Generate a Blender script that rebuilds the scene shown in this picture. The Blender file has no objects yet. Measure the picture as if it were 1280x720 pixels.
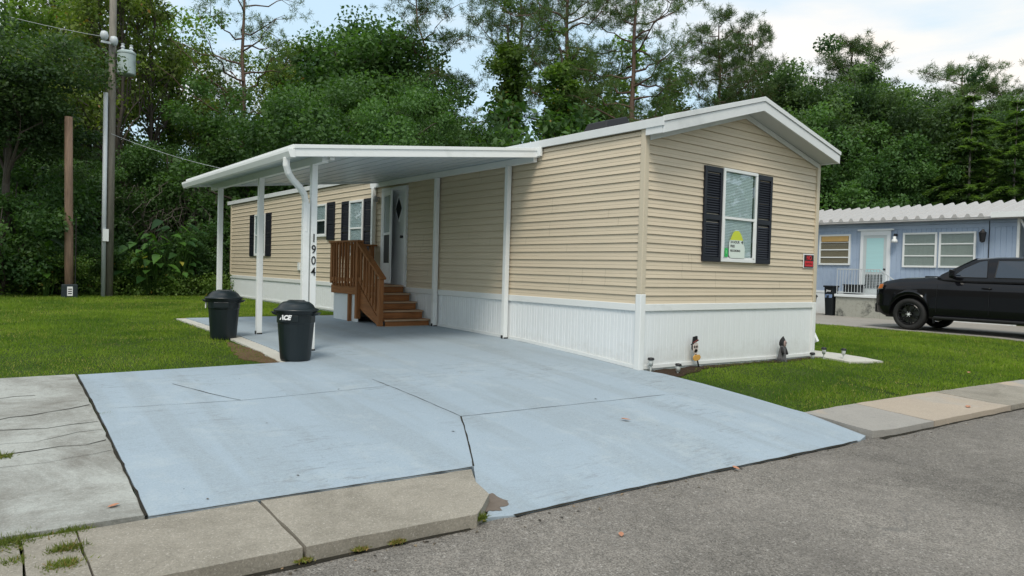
import bpy, bmesh, math, random
import numpy as np
from mathutils import Vector, Matrix
C = bpy.context.scene.collection
PI = math.pi
sc = bpy.context.scene

# ------------------------------------------------------------------ camera
CAM = (-6.920, -6.184, 1.089); YAW, PITCH, ROLL, FPX = 0.6622, -0.02546, 0.02669, 889.97
def cam_axes():
    f = Vector((math.sin(YAW)*math.cos(PITCH), math.cos(YAW)*math.cos(PITCH), math.sin(PITCH)))
    r = f.cross(Vector((0, 0, 1))).normalized(); u = r.cross(f)
    c, s = math.cos(ROLL), math.sin(ROLL)
    return f, c*r+s*u, c*u-s*r
FW, RT, UP = cam_axes()
cd = bpy.data.cameras.new('camera'); cam = bpy.data.objects.new('camera', cd); C.objects.link(cam)
m = Matrix((RT, UP, -FW)).transposed().to_4x4(); m.translation = Vector(CAM); cam.matrix_world = m
cd.sensor_width = 36; cd.lens = FPX*36/1280; cd.clip_start = .05; cd.clip_end = 3000
sc.camera = cam
def spot(px, depth):                       # ground x, y seen at column px at a depth (m)
    v = FW*depth + RT*((px-640)/FPX*depth)
    return CAM[0]+v.x, CAM[1]+v.y
def height_at(px, py, depth):
    v = FW*depth + RT*((px-640)/FPX*depth) - UP*((py-360)/FPX*depth)
    return CAM[2]+v.z

# ------------------------------------------------------------------ ground shape
def sm(a, b, t):
    t = min(max((t-a)/(b-a), 0), 1); return t*t*(3-2*t)
YS = [-60, -2.95, -2.0, -.9, 0, 1.4, 2.7, 4.8, 60]; ZS = [-.42, -.42, -.36, -.26, -.18, -.09, -.03, 0, 0]
YR = [-60, -2.95, -2.0, -.5, 0, 60]; ZR = [-.42, -.42, -.37, -.24, -.22, -.2]
STREET = -.462
def gh(x, y):
    a = float(np.interp(y, YS, ZS)); b = float(np.interp(y, YR, ZR)); t = sm(.5, 4., x)
    return a*(1-t)+b*t
KX = [-40, -5.46, -4.4, -2.97, -1.07, .24, 3.64, 12, 60]; KY = [-.9, -2.66, -2.74, -2.78, -2.9, -2.96, -3.16, -3.5, -5.5]
def kerb_y(x): return float(np.interp(x, KX, KY))

# ------------------------------------------------------------------ object helpers
def tag(o, label=None, cat=None, group=None, kind=None):
    if label: o['label'] = label
    if cat: o['category'] = cat
    if group: o['group'] = group
    if kind: o['kind'] = kind
    return o
def thing(name, label, cat, loc=(0, 0, 0), rz=0, group=None):
    o = bpy.data.objects.new(name, None); C.objects.link(o); o.empty_display_size = .2
    o.location = loc; o.rotation_euler = (0, 0, rz)
    return tag(o, label, cat, group)
def wloc(o):
    v = Vector((0, 0, 0))
    while o is not None: v += Vector(o.location); o = o.parent
    return v
def link(name, me, mat, parent=None, smooth=False, bevel=0, loc=None):
    if mat is not None and len(me.materials) == 0: me.materials.append(mat)
    o = bpy.data.objects.new(name, me); C.objects.link(o)
    if parent is not None: o.parent = parent
    if loc is not None: o.location = loc
    if smooth:
        me.polygons.foreach_set('use_smooth', [True]*len(me.polygons))
    if bevel:
        b = o.modifiers.new('bevel', 'BEVEL'); b.width = bevel; b.segments = 2; b.limit_method = 'ANGLE'; b.angle_limit = .6
    return o
class MB:
    def __init__(s): s.v = []; s.f = []
    def add(s, vs, fs):
        n = len(s.v); s.v += [tuple(q) for q in vs]; s.f += [tuple(i+n for i in f) for f in fs]; return s
    def quad(s, a, b, c, d): return s.add([a, b, c, d], [(0, 1, 2, 3)])
    def box(s, x0, x1, y0, y1, z0, z1):
        return s.add([(x0, y0, z0), (x1, y0, z0), (x1, y1, z0), (x0, y1, z0), (x0, y0, z1), (x1, y0, z1), (x1, y1, z1), (x0, y1, z1)],
                     [(0, 3, 2, 1), (4, 5, 6, 7), (0, 1, 5, 4), (1, 2, 6, 5), (2, 3, 7, 6), (3, 0, 4, 7)])
    def bar(s, a, b, w, h, up=(0, 0, 1)):          # box of section w x h from a to b
        a = Vector(a); b = Vector(b); d = (b-a).normalized(); up = Vector(up)
        if abs(d.dot(up)) > .98: up = Vector((0, 1, 0))
        r = d.cross(up).normalized(); u = r.cross(d)
        vs = []
        for q in (a, b):
            for i, j in ((-1, -1), (1, -1), (1, 1), (-1, 1)): vs.append(q + r*(i*w/2) + u*(j*h/2))
        return s.add(vs, [(0, 1, 2, 3), (7, 6, 5, 4), (0, 4, 5, 1), (1, 5, 6, 2), (2, 6, 7, 3), (3, 7, 4, 0)])
    def tube(s, pts, rad, n=8, cap=True):
        pts = [Vector(q) for q in pts]
        if not hasattr(rad, '__len__'): rad = [rad]*len(pts)
        vs = []; ref = Vector((.31, .9, .13))
        for i, q in enumerate(pts):
            d = (pts[min(i+1, len(pts)-1)]-pts[max(i-1, 0)]).normalized()
            r = d.cross(ref)
            if r.length < .05: r = d.cross(Vector((1, 0, 0)))
            r.normalize(); u = d.cross(r)
            for k in range(n):
                a = 2*PI*k/n; vs.append(q + (r*math.cos(a)+u*math.sin(a))*rad[i])
        fs = []
        for i in range(len(pts)-1):
            for k in range(n):
                fs.append((i*n+k, i*n+(k+1) % n, (i+1)*n+(k+1) % n, (i+1)*n+k))
        if cap: fs += [tuple(range(n-1, -1, -1)), tuple((len(pts)-1)*n+k for k in range(n))]
        return s.add(vs, fs)
    def lathe(s, prof, n=24, c=(0, 0, 0), sx=1, sy=1, wob=None):
        vs = []; fs = []
        for i, (r, z) in enumerate(prof):
            for k in range(n):
                a = 2*PI*k/n; rr = r*(wob(a, z) if wob else 1)
                vs.append((c[0]+rr*math.cos(a)*sx, c[1]+rr*math.sin(a)*sy, c[2]+z))
        for i in range(len(prof)-1):
            for k in range(n): fs.append((i*n+k, i*n+(k+1) % n, (i+1)*n+(k+1) % n, (i+1)*n+k))
        fs += [tuple(range(n-1, -1, -1)), tuple((len(prof)-1)*n+k for k in range(n))]
        return s.add(vs, fs)
    def prism(s, poly, d, axis='y', at=0):          # poly in the two other axes, from at to at+d
        n = len(poly); vs = []
        for t in (at, at+d):
            for a, b in poly:
                vs.append({'y': (a, t, b), 'x': (t, a, b), 'z': (a, b, t)}[axis])
        fs = [tuple(range(n)), tuple(range(2*n-1, n-1, -1))] + [(i, i+n, (i+1) % n+n, (i+1) % n) for i in range(n)]
        return s.add(vs, fs)
    def build(s, name, mat, parent=None, smooth=False, bevel=0, local=False, fix=True):
        me = bpy.data.meshes.new(name)
        off = Vector((0, 0, 0)) if (local or parent is None) else wloc(parent)
        me.from_pydata([(x-off.x, y-off.y, z-off.z) for x, y, z in s.v], [], s.f)
        if fix:
            bm = bmesh.new(); bm.from_mesh(me); bmesh.ops.recalc_face_normals(bm, faces=bm.faces); bm.to_mesh(me); bm.free()
        return link(name, me, mat, parent, smooth, bevel)
def copy_tree(o, parent=None):
    c = o.copy(); C.objects.link(c); c.parent = parent
    for ch in o.children: copy_tree(ch, c)
    return c
def text(name, s, size, mat, parent, loc, rot, extrude=.002, align='CENTER', sx=1, shear=0, bold=0):
    cu = bpy.data.curves.new('t', 'FONT'); cu.body = s; cu.size = size; cu.extrude = extrude; cu.align_x = align; cu.shear = shear; cu.offset = bold
    t = bpy.data.objects.new('t', cu); C.objects.link(t)
    me = bpy.data.meshes.new_from_object(t.evaluated_get(bpy.context.evaluated_depsgraph_get()))
    bpy.data.objects.remove(t)
    me.materials.clear(); me.transform(Matrix.Diagonal((sx, 1, 1, 1)))
    o = link(name, me, mat, parent); o.location = Vector(loc) - (wloc(parent) if parent else Vector()); o.rotation_euler = rot
    return o

# ------------------------------------------------------------------ materials
def splash(m, lo, hi, col):            # mud thrown up from the ground, ragged at its top
    nt = m.node_tree; b = nt.nodes['Principled BSDF']; src = b.inputs['Base Color'].links[0].from_socket
    ge = nd(nt, 'ShaderNodeNewGeometry'); sx = nd(nt, 'ShaderNodeSeparateXYZ'); nt.links.new(ge.outputs['Position'], sx.inputs[0])
    n = noise(nt, 5, 8, .8, ge.outputs['Position'])
    ad = nd(nt, 'ShaderNodeMath', operation='MULTIPLY_ADD'); ad.inputs[1].default_value = -.9; nt.links.new(n, ad.inputs[0]); nt.links.new(sx.outputs['Z'], ad.inputs[2])
    f = ramp(nt, ad.outputs[0], [(0, .45), (1, 0)]); rr = nt.nodes[-1] if 0 else None
    mr = nd(nt, 'ShaderNodeMapRange'); nt.links.new(ad.outputs[0], mr.inputs[0]); mr.inputs[1].default_value = lo; mr.inputs[2].default_value = hi; mr.inputs[3].default_value = .24; mr.inputs[4].default_value = 0
    nt.links.new(mix(nt, mr.outputs[0], src, rgb(col)), b.inputs['Base Color'])
def newmat(name):
    m = bpy.data.materials.new(name); m.use_nodes = True; nt = m.node_tree
    return m, nt, nt.nodes['Principled BSDF']
def nd(nt, t, **kw):
    n = nt.nodes.new(t)
    for k, v in kw.items():
        if k.startswith('i_'): n.inputs[k[2:].replace('_', ' ')].default_value = v
        else: setattr(n, k, v)
    return n
def rgb(c, k=1): return (c[0]*k, c[1]*k, c[2]*k, 1)
def noise(nt, scale, detail=4, rough=.6, vec=None, dist=0):
    n = nd(nt, 'ShaderNodeTexNoise'); n.inputs['Scale'].default_value = scale; n.inputs['Detail'].default_value = detail
    n.inputs['Roughness'].default_value = rough; n.inputs['Distortion'].default_value = dist
    if vec is not None: nt.links.new(vec, n.inputs['Vector'])
    return n.outputs['Fac']
def coords(nt, sc_=(1, 1, 1), kind='Object', rot=(0, 0, 0)):
    t = nd(nt, 'ShaderNodeTexCoord'); mp = nd(nt, 'ShaderNodeMapping'); nt.links.new(t.outputs[kind], mp.inputs['Vector'])
    mp.inputs['Scale'].default_value = sc_; mp.inputs['Rotation'].default_value = rot
    return mp.outputs['Vector']
def ramp(nt, fac, stops):
    r = nd(nt, 'ShaderNodeValToRGB'); nt.links.new(fac, r.inputs['Fac']); e = r.color_ramp.elements
    while len(e) < len(stops): e.new(.5)
    for i, (p, c) in enumerate(stops):
        e[i].position = p; e[i].color = c if hasattr(c, '__len__') else (c, c, c, 1)
    return r.outputs['Color']
def mix(nt, fac, a, b, mode='MIX'):
    n = nd(nt, 'ShaderNodeMix', data_type='RGBA', blend_type=mode)
    for sock, v in ((n.inputs[0], fac), (n.inputs[6], a), (n.inputs[7], b)):
        if isinstance(v, (int, float)): sock.default_value = v if sock == n.inputs[0] else (v, v, v, 1)
        elif isinstance(v, tuple): sock.default_value = v
        else: nt.links.new(v, sock)
    return n.outputs[2]
def bump(nt, b, fac, strength=.3, dist=.01):
    n = nd(nt, 'ShaderNodeBump'); n.inputs['Strength'].default_value = strength; n.inputs['Distance'].default_value = dist
    nt.links.new(fac, n.inputs['Height']); nt.links.new(n.outputs['Normal'], b.inputs['Normal'])
def M(name, col, rough=.6, var=.12, scale=2., bmp=0, bscale=60, bdist=.003, spec=.4, metal=0, dirt=None, dscale=.7, dlo=.55, dhi=.75, st=(1, 1, 1), coat=0):
    m, nt, b = newmat(name); v = coords(nt, st)
    c = mix(nt, noise(nt, scale, 5, .65, v), rgb(col, 1-var), rgb(col, 1+var))
    if dirt is not None:
        c = mix(nt, ramp(nt, noise(nt, dscale, 7, .7, v, .4), [(dlo, 0), (dhi, 1)]), c, rgb(dirt))
    nt.links.new(c, b.inputs['Base Color'])
    b.inputs['Roughness'].default_value = rough; b.inputs['Metallic'].default_value = metal
    b.inputs['Specular IOR Level'].default_value = spec; b.inputs['Coat Weight'].default_value = coat
    if coat: b.inputs['Coat Roughness'].default_value = .03
    if bmp: bump(nt, b, noise(nt, bscale, 4, .6, v), bmp, bdist)
    return m
SIDING = (.605, .515, .385)
def siding_mat(name, col, grain):
    m, nt, b = newmat(name)
    v = coords(nt, grain)
    c = mix(nt, noise(nt, 6, 4, .6, v), rgb(col, .93), rgb(col, 1.06))
    c = mix(nt, ramp(nt, noise(nt, .8, 6, .7, coords(nt)), [(.4, 0), (.8, .35)]), c, rgb((.48, .43, .32)))
    nt.links.new(c, b.inputs['Base Color']); b.inputs['Roughness'].default_value = .55; b.inputs['Specular IOR Level'].default_value = .35
    bump(nt, b, noise(nt, 1.2, 2, .5, v), .5, .02)
    return m
m_side = siding_mat('beige vinyl siding long wall', SIDING, (8, .4, 8))
m_gable = siding_mat('beige vinyl siding gable', SIDING, (.4, 8, 8))
m_seam = M('siding seam shade', (.30, .26, .19), .7, .05)
m_beige = M('beige vinyl trim', (.56, .49, .37), .5, .05)
m_white = M('white vinyl', (.74, .76, .75), .45, .04, 3, dirt=(.5, .52, .5), dscale=2.2, dlo=.6, dhi=.9)
m_skirt = M('white vinyl skirting', (.74, .77, .78), .5, .05, 1.5, dirt=(.48, .5, .47), dscale=1.6, dlo=.62, dhi=.95, st=(1, 1, .6))
splash(m_skirt, -.62, -.32, (.36, .33, .26))
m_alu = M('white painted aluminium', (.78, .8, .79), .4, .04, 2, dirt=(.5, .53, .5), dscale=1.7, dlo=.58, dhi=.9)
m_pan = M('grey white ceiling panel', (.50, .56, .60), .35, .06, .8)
m_rake = M('off white rake board', (.66, .68, .68), .5, .07, 6, dirt=(.45, .47, .47), dscale=1.2, dlo=.55, dhi=.9)
m_soffit = M('grey soffit', (.5, .52, .52), .55, .06)
m_shut = M('black blue shutter vinyl', (.009, .011, .019), .45, .15, 5)
m_blind = M('white window blind', (.74, .77, .76), .6, .04)
m_roofdark = M('dark shingle', (.06, .06, .065), .9, .3, 20, .5, 80)
m_black = M('black', (.012, .012, .014), .5, .2)
m_dark = M('dark interior', (.03, .035, .04), .6, .2)
m_bolt = M('bolt', (.05, .05, .05), .4, .1, metal=.8)
m_doorw = M('white door paint', (.72, .75, .77), .4, .04)
def glass(name, tint=(.9, .95, .96), rough=.02):
    m, nt, b = newmat(name); b.inputs['Base Color'].default_value = rgb(tint); b.inputs['Roughness'].default_value = rough
    out = nt.nodes['Material Output']; tr = nd(nt, 'ShaderNodeBsdfTransparent'); tr.inputs['Color'].default_value = rgb(tint)
    gl = nd(nt, 'ShaderNodeBsdfGlossy'); gl.inputs['Roughness'].default_value = rough
    fr = nd(nt, 'ShaderNodeLayerWeight'); fr.inputs['Blend'].default_value = .5
    pw = nd(nt, 'ShaderNodeMath', operation='POWER'); pw.inputs[1].default_value = 3.5; nt.links.new(fr.outputs['Facing'], pw.inputs[0])
    ad = nd(nt, 'ShaderNodeMath', operation='MULTIPLY_ADD'); ad.inputs[1].default_value = .7; ad.inputs[2].default_value = .06; nt.links.new(pw.outputs[0], ad.inputs[0])
    mx = nd(nt, 'ShaderNodeMixShader'); nt.links.new(ad.outputs[0], mx.inputs[0]); nt.links.new(tr.outputs[0], mx.inputs[1]); nt.links.new(gl.outputs[0], mx.inputs[2])
    nt.links.new(mx.outputs[0], out.inputs['Surface']); return m
m_glass = glass('window glass')
def wood(name, col, axis, dark=.55):
    m, nt, b = newmat(name); s = [14, 14, 14]; s[axis] = .9
    v = coords(nt, tuple(s))
    c = mix(nt, ramp(nt, noise(nt, 2.5, 8, .7, v, .6), [(.3, 0), (.7, 1)]), rgb(col, dark), rgb(col, 1.25))
    c = mix(nt, ramp(nt, noise(nt, 1.7, 4, .6, coords(nt)), [(.5, 0), (.8, .5)]), c, rgb(col, .5))
    nt.links.new(c, b.inputs['Base Color']); b.inputs['Roughness'].default_value = .65; b.inputs['Specular IOR Level'].default_value = .3
    bump(nt, b, noise(nt, 3, 6, .7, v), .4, .004); return m
WD = (.33, .14, .052)
m_wx = wood('brown stained timber across', WD, 0); m_wy = wood('brown stained timber along', WD, 1); m_wz = wood('brown stained timber upright', WD, 2)
m_tread = wood('worn tread edge', (.42, .3, .2), 0, .75)
m_pole = wood('weathered brown pole', (.25, .165, .115), 2, .5)
m_pole2 = wood('weathered grey pole', (.20, .185, .155), 2, .6)
m_bark = wood('grey brown bark', (.085, .07, .055), 2, .4)
m_barkp = wood('reddish pine bark', (.15, .095, .07), 2, .45)
m_pvc = M('grey conduit', (.5, .54, .56), .4, .05)
m_trans = M('grey green transformer steel', (.36, .43, .42), .35, .05, metal=.1)
m_plast = M('dark blue green plastic', (.006, .012, .015), .38, .2, 4, .25, 220, .001, spec=.5)
m_plast2 = M('black bin plastic', (.010, .013, .016), .4, .2, 4)
m_letter = M('white print', (.8, .8, .8), .5, .02)
m_black_paint = M('black number paint', (.01, .01, .01), .4, .05)

def mat_paint_drive():
    m, nt, b = newmat('pale blue painted concrete')
    o = coords(nt); c0 = (.305, .37, .425)
    c = mix(nt, noise(nt, .45, 5, .6, o), rgb(c0, .86), rgb(c0, 1.12))
    def layer(c, n, lo, hi, amt, col, gate=None):
        f = ramp(nt, n, [(lo, 0), (hi, amt)])
        if gate is not None: f = mix(nt, gate, 0.0, f)
        return mix(nt, f, c, rgb(col))
    # faint tyre bands up the drive, broken into tread by a fine cross pattern
    st = coords(nt, (2.2, .16, 1), rot=(0, 0, math.radians(-27)))
    tread = ramp(nt, noise(nt, 22, 5, .85, coords(nt, (1, 3, 1), rot=(0, 0, math.radians(-27)))), [(.42, .25), (.62, 1)])
    c = layer(c, noise(nt, 1.3, 3, .5, st, .2), .50, .60, .5, (.23, .26, .27), tread)
    # short scrapes and rubber smears in patches
    big = ramp(nt, noise(nt, .7, 3, .6, o), [(.48, 0), (.62, 1)])
    c = layer(c, noise(nt, 2.6, 8, .78, coords(nt, (1.5, 8, 1), rot=(0, 0, math.radians(12))), .5), .53, .60, .6, (.18, .195, .20), big)
    c = layer(c, noise(nt, 3.4, 7, .8, coords(nt, (7, 1.3, 1), rot=(0, 0, math.radians(-30))), .3), .58, .63, .45, (.19, .2, .2), big)
    # worn thin paint, grit and chips
    c = layer(c, noise(nt, 1.6, 9, .8, o, .2), .52, .66, .5, (.39, .44, .46))
    c = layer(c, noise(nt, 1.1, 9, .8, coords(nt, (1, 1, 1), rot=(0, 0, 1)), .3), .54, .68, .5, (.25, .30, .33))
    c = mix(nt, .75, c, ramp(nt, noise(nt, 85, 5, .85, o), [(.3, .78), (.7, 1.2)]), 'MULTIPLY')
    c = layer(c, noise(nt, 24, 5, .85, o), .64, .68, .7, (.16, .16, .15))
    vo = nd(nt, 'ShaderNodeTexVoronoi'); vo.inputs['Scale'].default_value = 9; nt.links.new(o, vo.inputs['Vector'])
    c = layer(c, vo.outputs['Distance'], .06, .045, .0, (.1, .09, .08))
    nt.links.new(c, b.inputs['Base Color']); b.inputs['Specular IOR Level'].default_value = .3
    r = nd(nt, 'ShaderNodeMapRange'); nt.links.new(noise(nt, 1.5, 5, .6, o), r.inputs[0]); r.inputs[3].default_value = .5; r.inputs[4].default_value = .75
    nt.links.new(r.outputs[0], b.inputs['Roughness'])
    bump(nt, b, noise(nt, 70, 6, .75, o), .35, .004)
    return m
m_drive = mat_paint_drive()
def mat_concrete(name, c0, dark, warm=None, agg=.5, grime=(.45, .7)):
    m, nt, b = newmat(name); o = coords(nt)
    c = mix(nt, noise(nt, .9, 6, .7, o), rgb(c0, .82), rgb(c0, 1.15))
    if warm: c = mix(nt, ramp(nt, noise(nt, .5, 4, .6, o, .3), [(.5, 0), (.62, .8)]), c, rgb(warm))
    c = mix(nt, ramp(nt, noise(nt, 1.4, 9, .78, o, .5), [(grime[0], 0), (grime[1], .85)]), c, rgb(dark))
    c = mix(nt, agg, c, ramp(nt, noise(nt, 75, 6, .9, o), [(.3, .5), (.7, 1.5)]), 'MULTIPLY')
    c = mix(nt, ramp(nt, noise(nt, 9, 7, .85, o), [(.3, .35), (.5, 0)]), c, rgb(dark))
    vo = nd(nt, 'ShaderNodeTexVoronoi'); vo.inputs['Scale'].default_value = 150; nt.links.new(o, vo.inputs['Vector'])
    c = mix(nt, ramp(nt, vo.outputs['Color'], [(.78, 0), (.95, agg*.55)]), c, rgb((.58, .55, .50)))
    nt.links.new(c, b.inputs['Base Color']); b.inputs['Roughness'].default_value = .9; b.inputs['Specular IOR Level'].default_value = .2
    bump(nt, b, noise(nt, 60, 8, .8, o), .6, .006); return m
m_walk = mat_concrete('tan aggregate sidewalk', (.295, .27, .225), (.17, .155, .125), agg=.75)
m_walkr = mat_concrete('grey stained sidewalk', (.31, .295, .27), (.17, .165, .16), warm=(.46, .36, .26), agg=.35, grime=(.55, .75))
m_peach = mat_concrete('peach sidewalk', (.385, .325, .26), (.28, .25, .215), warm=(.34, .32, .29), agg=.5, grime=(.55, .75))
m_conc = mat_concrete('old grey concrete', (.37, .38, .355), (.15, .14, .12), warm=None, agg=.5, grime=(.42, .66))
m_pad = mat_concrete('grey tan driveway concrete', (.30, .28, .25), (.18, .17, .15), agg=.3, grime=(.55, .8))
m_pale = mat_concrete('pale raw concrete', (.5, .49, .44), (.3, .28, .24), agg=.3, grime=(.55, .8))
m_block = mat_concrete('mildewed porch concrete', (.40, .40, .35), (.06, .065, .06), agg=.3, grime=(.5, .62))
def mat_asphalt():
    m, nt, b = newmat('worn grey asphalt'); o = coords(nt)
    c0 = (.185, .170, .150)
    c = mix(nt, ramp(nt, noise(nt, .55, 6, .65, o), [(.35, 0), (.65, 1)]), rgb(c0, .74), rgb(c0, 1.22))
    vo = nd(nt, 'ShaderNodeTexVoronoi'); vo.inputs['Scale'].default_value = 125; nt.links.new(o, vo.inputs['Vector'])
    c = mix(nt, .85, c, ramp(nt, vo.outputs['Color'], [(.15, .5), (.9, 1.6)]), 'MULTIPLY')
    c = mix(nt, .9, c, ramp(nt, noise(nt, 7, 7, .8, o), [(.3, .75), (.7, 1.2)]), 'MULTIPLY')
    vc = nd(nt, 'ShaderNodeTexVoronoi', feature='DISTANCE_TO_EDGE'); vc.inputs['Scale'].default_value = .42
    wv = nd(nt, 'ShaderNodeVectorMath', operation='ADD'); nz = nd(nt, 'ShaderNodeTexNoise'); nz.inputs['Scale'].default_value = 1.6; nz.inputs['Detail'].default_value = 8; nt.links.new(o, nz.inputs['Vector'])
    nt.links.new(o, wv.inputs[0]); nt.links.new(nz.outputs['Color'], wv.inputs[1]); nt.links.new(wv.outputs[0], vc.inputs['Vector'])
    ck = mix(nt, ramp(nt, noise(nt, .6, 3, .5, o), [(.5, 0), (.58, 1)]), 0.0, ramp(nt, vc.outputs['Distance'], [(.0, .8), (.006, 0)]))
    c = mix(nt, ck, c, rgb((.13, .125, .115)))
    c = mix(nt, ramp(nt, noise(nt, 1.1, 8, .75, o, .6), [(.48, 0), (.72, .6)]), c, rgb((.17, .155, .14)))
    c = mix(nt, ramp(nt, noise(nt, 40, 3, .8, o), [(.60, 0), (.68, .8)]), c, rgb((.42, .40, .37)))
    nt.links.new(c, b.inputs['Base Color']); b.inputs['Roughness'].default_value = .9; b.inputs['Specular IOR Level'].default_value = .25
    bump(nt, b, vo.outputs['Distance'], .7, .006); return m
m_asph = mat_asphalt()
def mat_soil():
    m, nt, b = newmat('turf soil'); o = coords(nt)
    c = mix(nt, ramp(nt, noise(nt, 1.6, 8, .7, o), [(.35, 0), (.65, 1)]), (.030, .052, .012, 1), (.055, .085, .02, 1))
    c = mix(nt, ramp(nt, noise(nt, .8, 5, .6, o), [(.62, 0), (.75, .6)]), c, (.10, .07, .04, 1))
    nt.links.new(c, b.inputs['Base Color']); b.inputs['Roughness'].default_value = 1; b.inputs['Specular IOR Level'].default_value = .1
    bump(nt, b, noise(nt, 40, 6, .8, o), .8, .02); return m
m_soil = mat_soil()
m_mulch = M('dark mulch', (.045, .03, .02), .95, .5, 25, .8, 60, .02, spec=.1)
m_dirt = M('brown bare dirt', (.13, .085, .05), .95, .35, 12, .8, 60, .02, spec=.1)
m_joint = M('dark joint', (.03, .028, .022), .95, .4, 20, .6, 60, .01, spec=.1)
def mat_leaf(name, lo, hi, trans=.35, warm=None, obj=.25, rough=.55):
    m, nt, b = newmat(name); out = nt.nodes['Material Output']
    a = nd(nt, 'ShaderNodeAttribute', attribute_name='tone')
    c = ramp(nt, a.outputs['Fac'], [(0, rgb(lo)), (.93, rgb(hi)), (1, rgb(warm or hi))])
    oi = nd(nt, 'ShaderNodeObjectInfo')
    mr = nd(nt, 'ShaderNodeMapRange'); nt.links.new(oi.outputs['Random'], mr.inputs[0]); mr.inputs[3].default_value = 1-obj; mr.inputs[4].default_value = 1+obj
    c = mix(nt, 1., c, mr.outputs[0], 'MULTIPLY')
    nt.links.new(c, b.inputs['Base Color']); b.inputs['Roughness'].default_value = rough; b.inputs['Specular IOR Level'].default_value = .3
    if trans:
        t = nd(nt, 'ShaderNodeBsdfTranslucent'); tc = mix(nt, 1., c, (1.5, 1.7, .6, 1), 'MULTIPLY'); nt.links.new(tc, t.inputs['Color'])
        mx = nd(nt, 'ShaderNodeMixShader'); mx.inputs[0].default_value = trans
        nt.links.new(b.outputs[0], mx.inputs[1]); nt.links.new(t.outputs[0], mx.inputs[2]); nt.links.new(mx.outputs[0], out.inputs['Surface'])
    return m
m_leafd = mat_leaf('dark green foliage', (.030, .074, .024), (.098, .185, .052))
m_leafm = mat_leaf('mid green foliage', (.048, .105, .022), (.165, .255, .052), warm=(.2, .15, .03))
m_leafo = mat_leaf('olive foliage', (.055, .10, .022), (.19, .24, .055), warm=(.28, .15, .05))
m_leafb = mat_leaf('blue green foliage', (.036, .078, .034), (.115, .185, .068))
m_pine = mat_leaf('pine needles', (.034, .072, .024), (.105, .16, .05), .35, warm=(.14, .11, .04))
m_grass = mat_leaf('lawn grass', (.065, .14, .012), (.25, .345, .034), .35, warm=(.36, .33, .10), obj=0)
m_bigleaf = mat_leaf('big tropical leaves', (.02, .06, .015), (.085, .19, .03), .35, warm=(.38, .36, .06), obj=0, rough=.35)
m_twig = M('grey dead vines', (.13, .115, .095), .9, .3)

# ------------------------------------------------------------------ world and light
w = bpy.data.worlds.new('World'); sc.world = w; w.use_nodes = True; nt = w.node_tree; bg = nt.nodes['Background']
SUN_EL, SUN_AZ = math.radians(56), math.radians(224)       # azimuth clockwise from +Y
sky = nd(nt, 'ShaderNodeTexSky', sky_type='NISHITA'); sky.sun_disc = False; sky.sun_elevation = SUN_EL; sky.sun_rotation = SUN_AZ
sky.air_density = 1.2; sky.dust_density = 2.5; sky.ozone_density = 1.
tc = nd(nt, 'ShaderNodeTexCoord'); mp = nd(nt, 'ShaderNodeMapping'); nt.links.new(tc.outputs['Generated'], mp.inputs['Vector'])
mp.inputs['Scale'].default_value = (1.0, 1.0, 4.2); mp.inputs['Location'].default_value = (.4, .15, .3)
cl = noise(nt, 1.7, 7, .52, mp.outputs['Vector'], .25)
mask = ramp(nt, cl, [(.44, .08), (.60, 1)])
cloud = mix(nt, ramp(nt, noise(nt, 2.6, 5, .5, mp.outputs['Vector'], .2), [(.35, 0), (.7, 1)]), (6.9, 7.0, 7.2, 1), (8.0, 7.4, 6.7, 1))
blue = mix(nt, .75, sky.outputs['Color'], (4.9, 6.8, 8.1, 1))
nt.links.new(mix(nt, mask, blue, cloud), bg.inputs['Color'])
bg.inputs['Strength'].default_value = .09
sd = bpy.data.lights.new('sun', 'SUN'); sd.energy = 1.5; sd.angle = math.radians(20); sd.color = (1, .93, .82)
so = bpy.data.objects.new('sun', sd); C.objects.link(so)
sdir = Vector((math.sin(SUN_AZ)*math.cos(SUN_EL), math.cos(SUN_AZ)*math.cos(SUN_EL), math.sin(SUN_EL)))
so.rotation_euler = sdir.to_track_quat('Z', 'Y').to_euler(); so.location = sdir*60
sc.view_settings.view_transform = 'Standard'; sc.view_settings.look = 'None'; sc.view_settings.exposure = .66; sc.view_settings.gamma = 1
sc.cycles.max_bounces = 6; sc.cycles.diffuse_bounces = 3; sc.cycles.transparent_max_bounces = 12; sc.cycles.use_denoising = True

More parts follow.
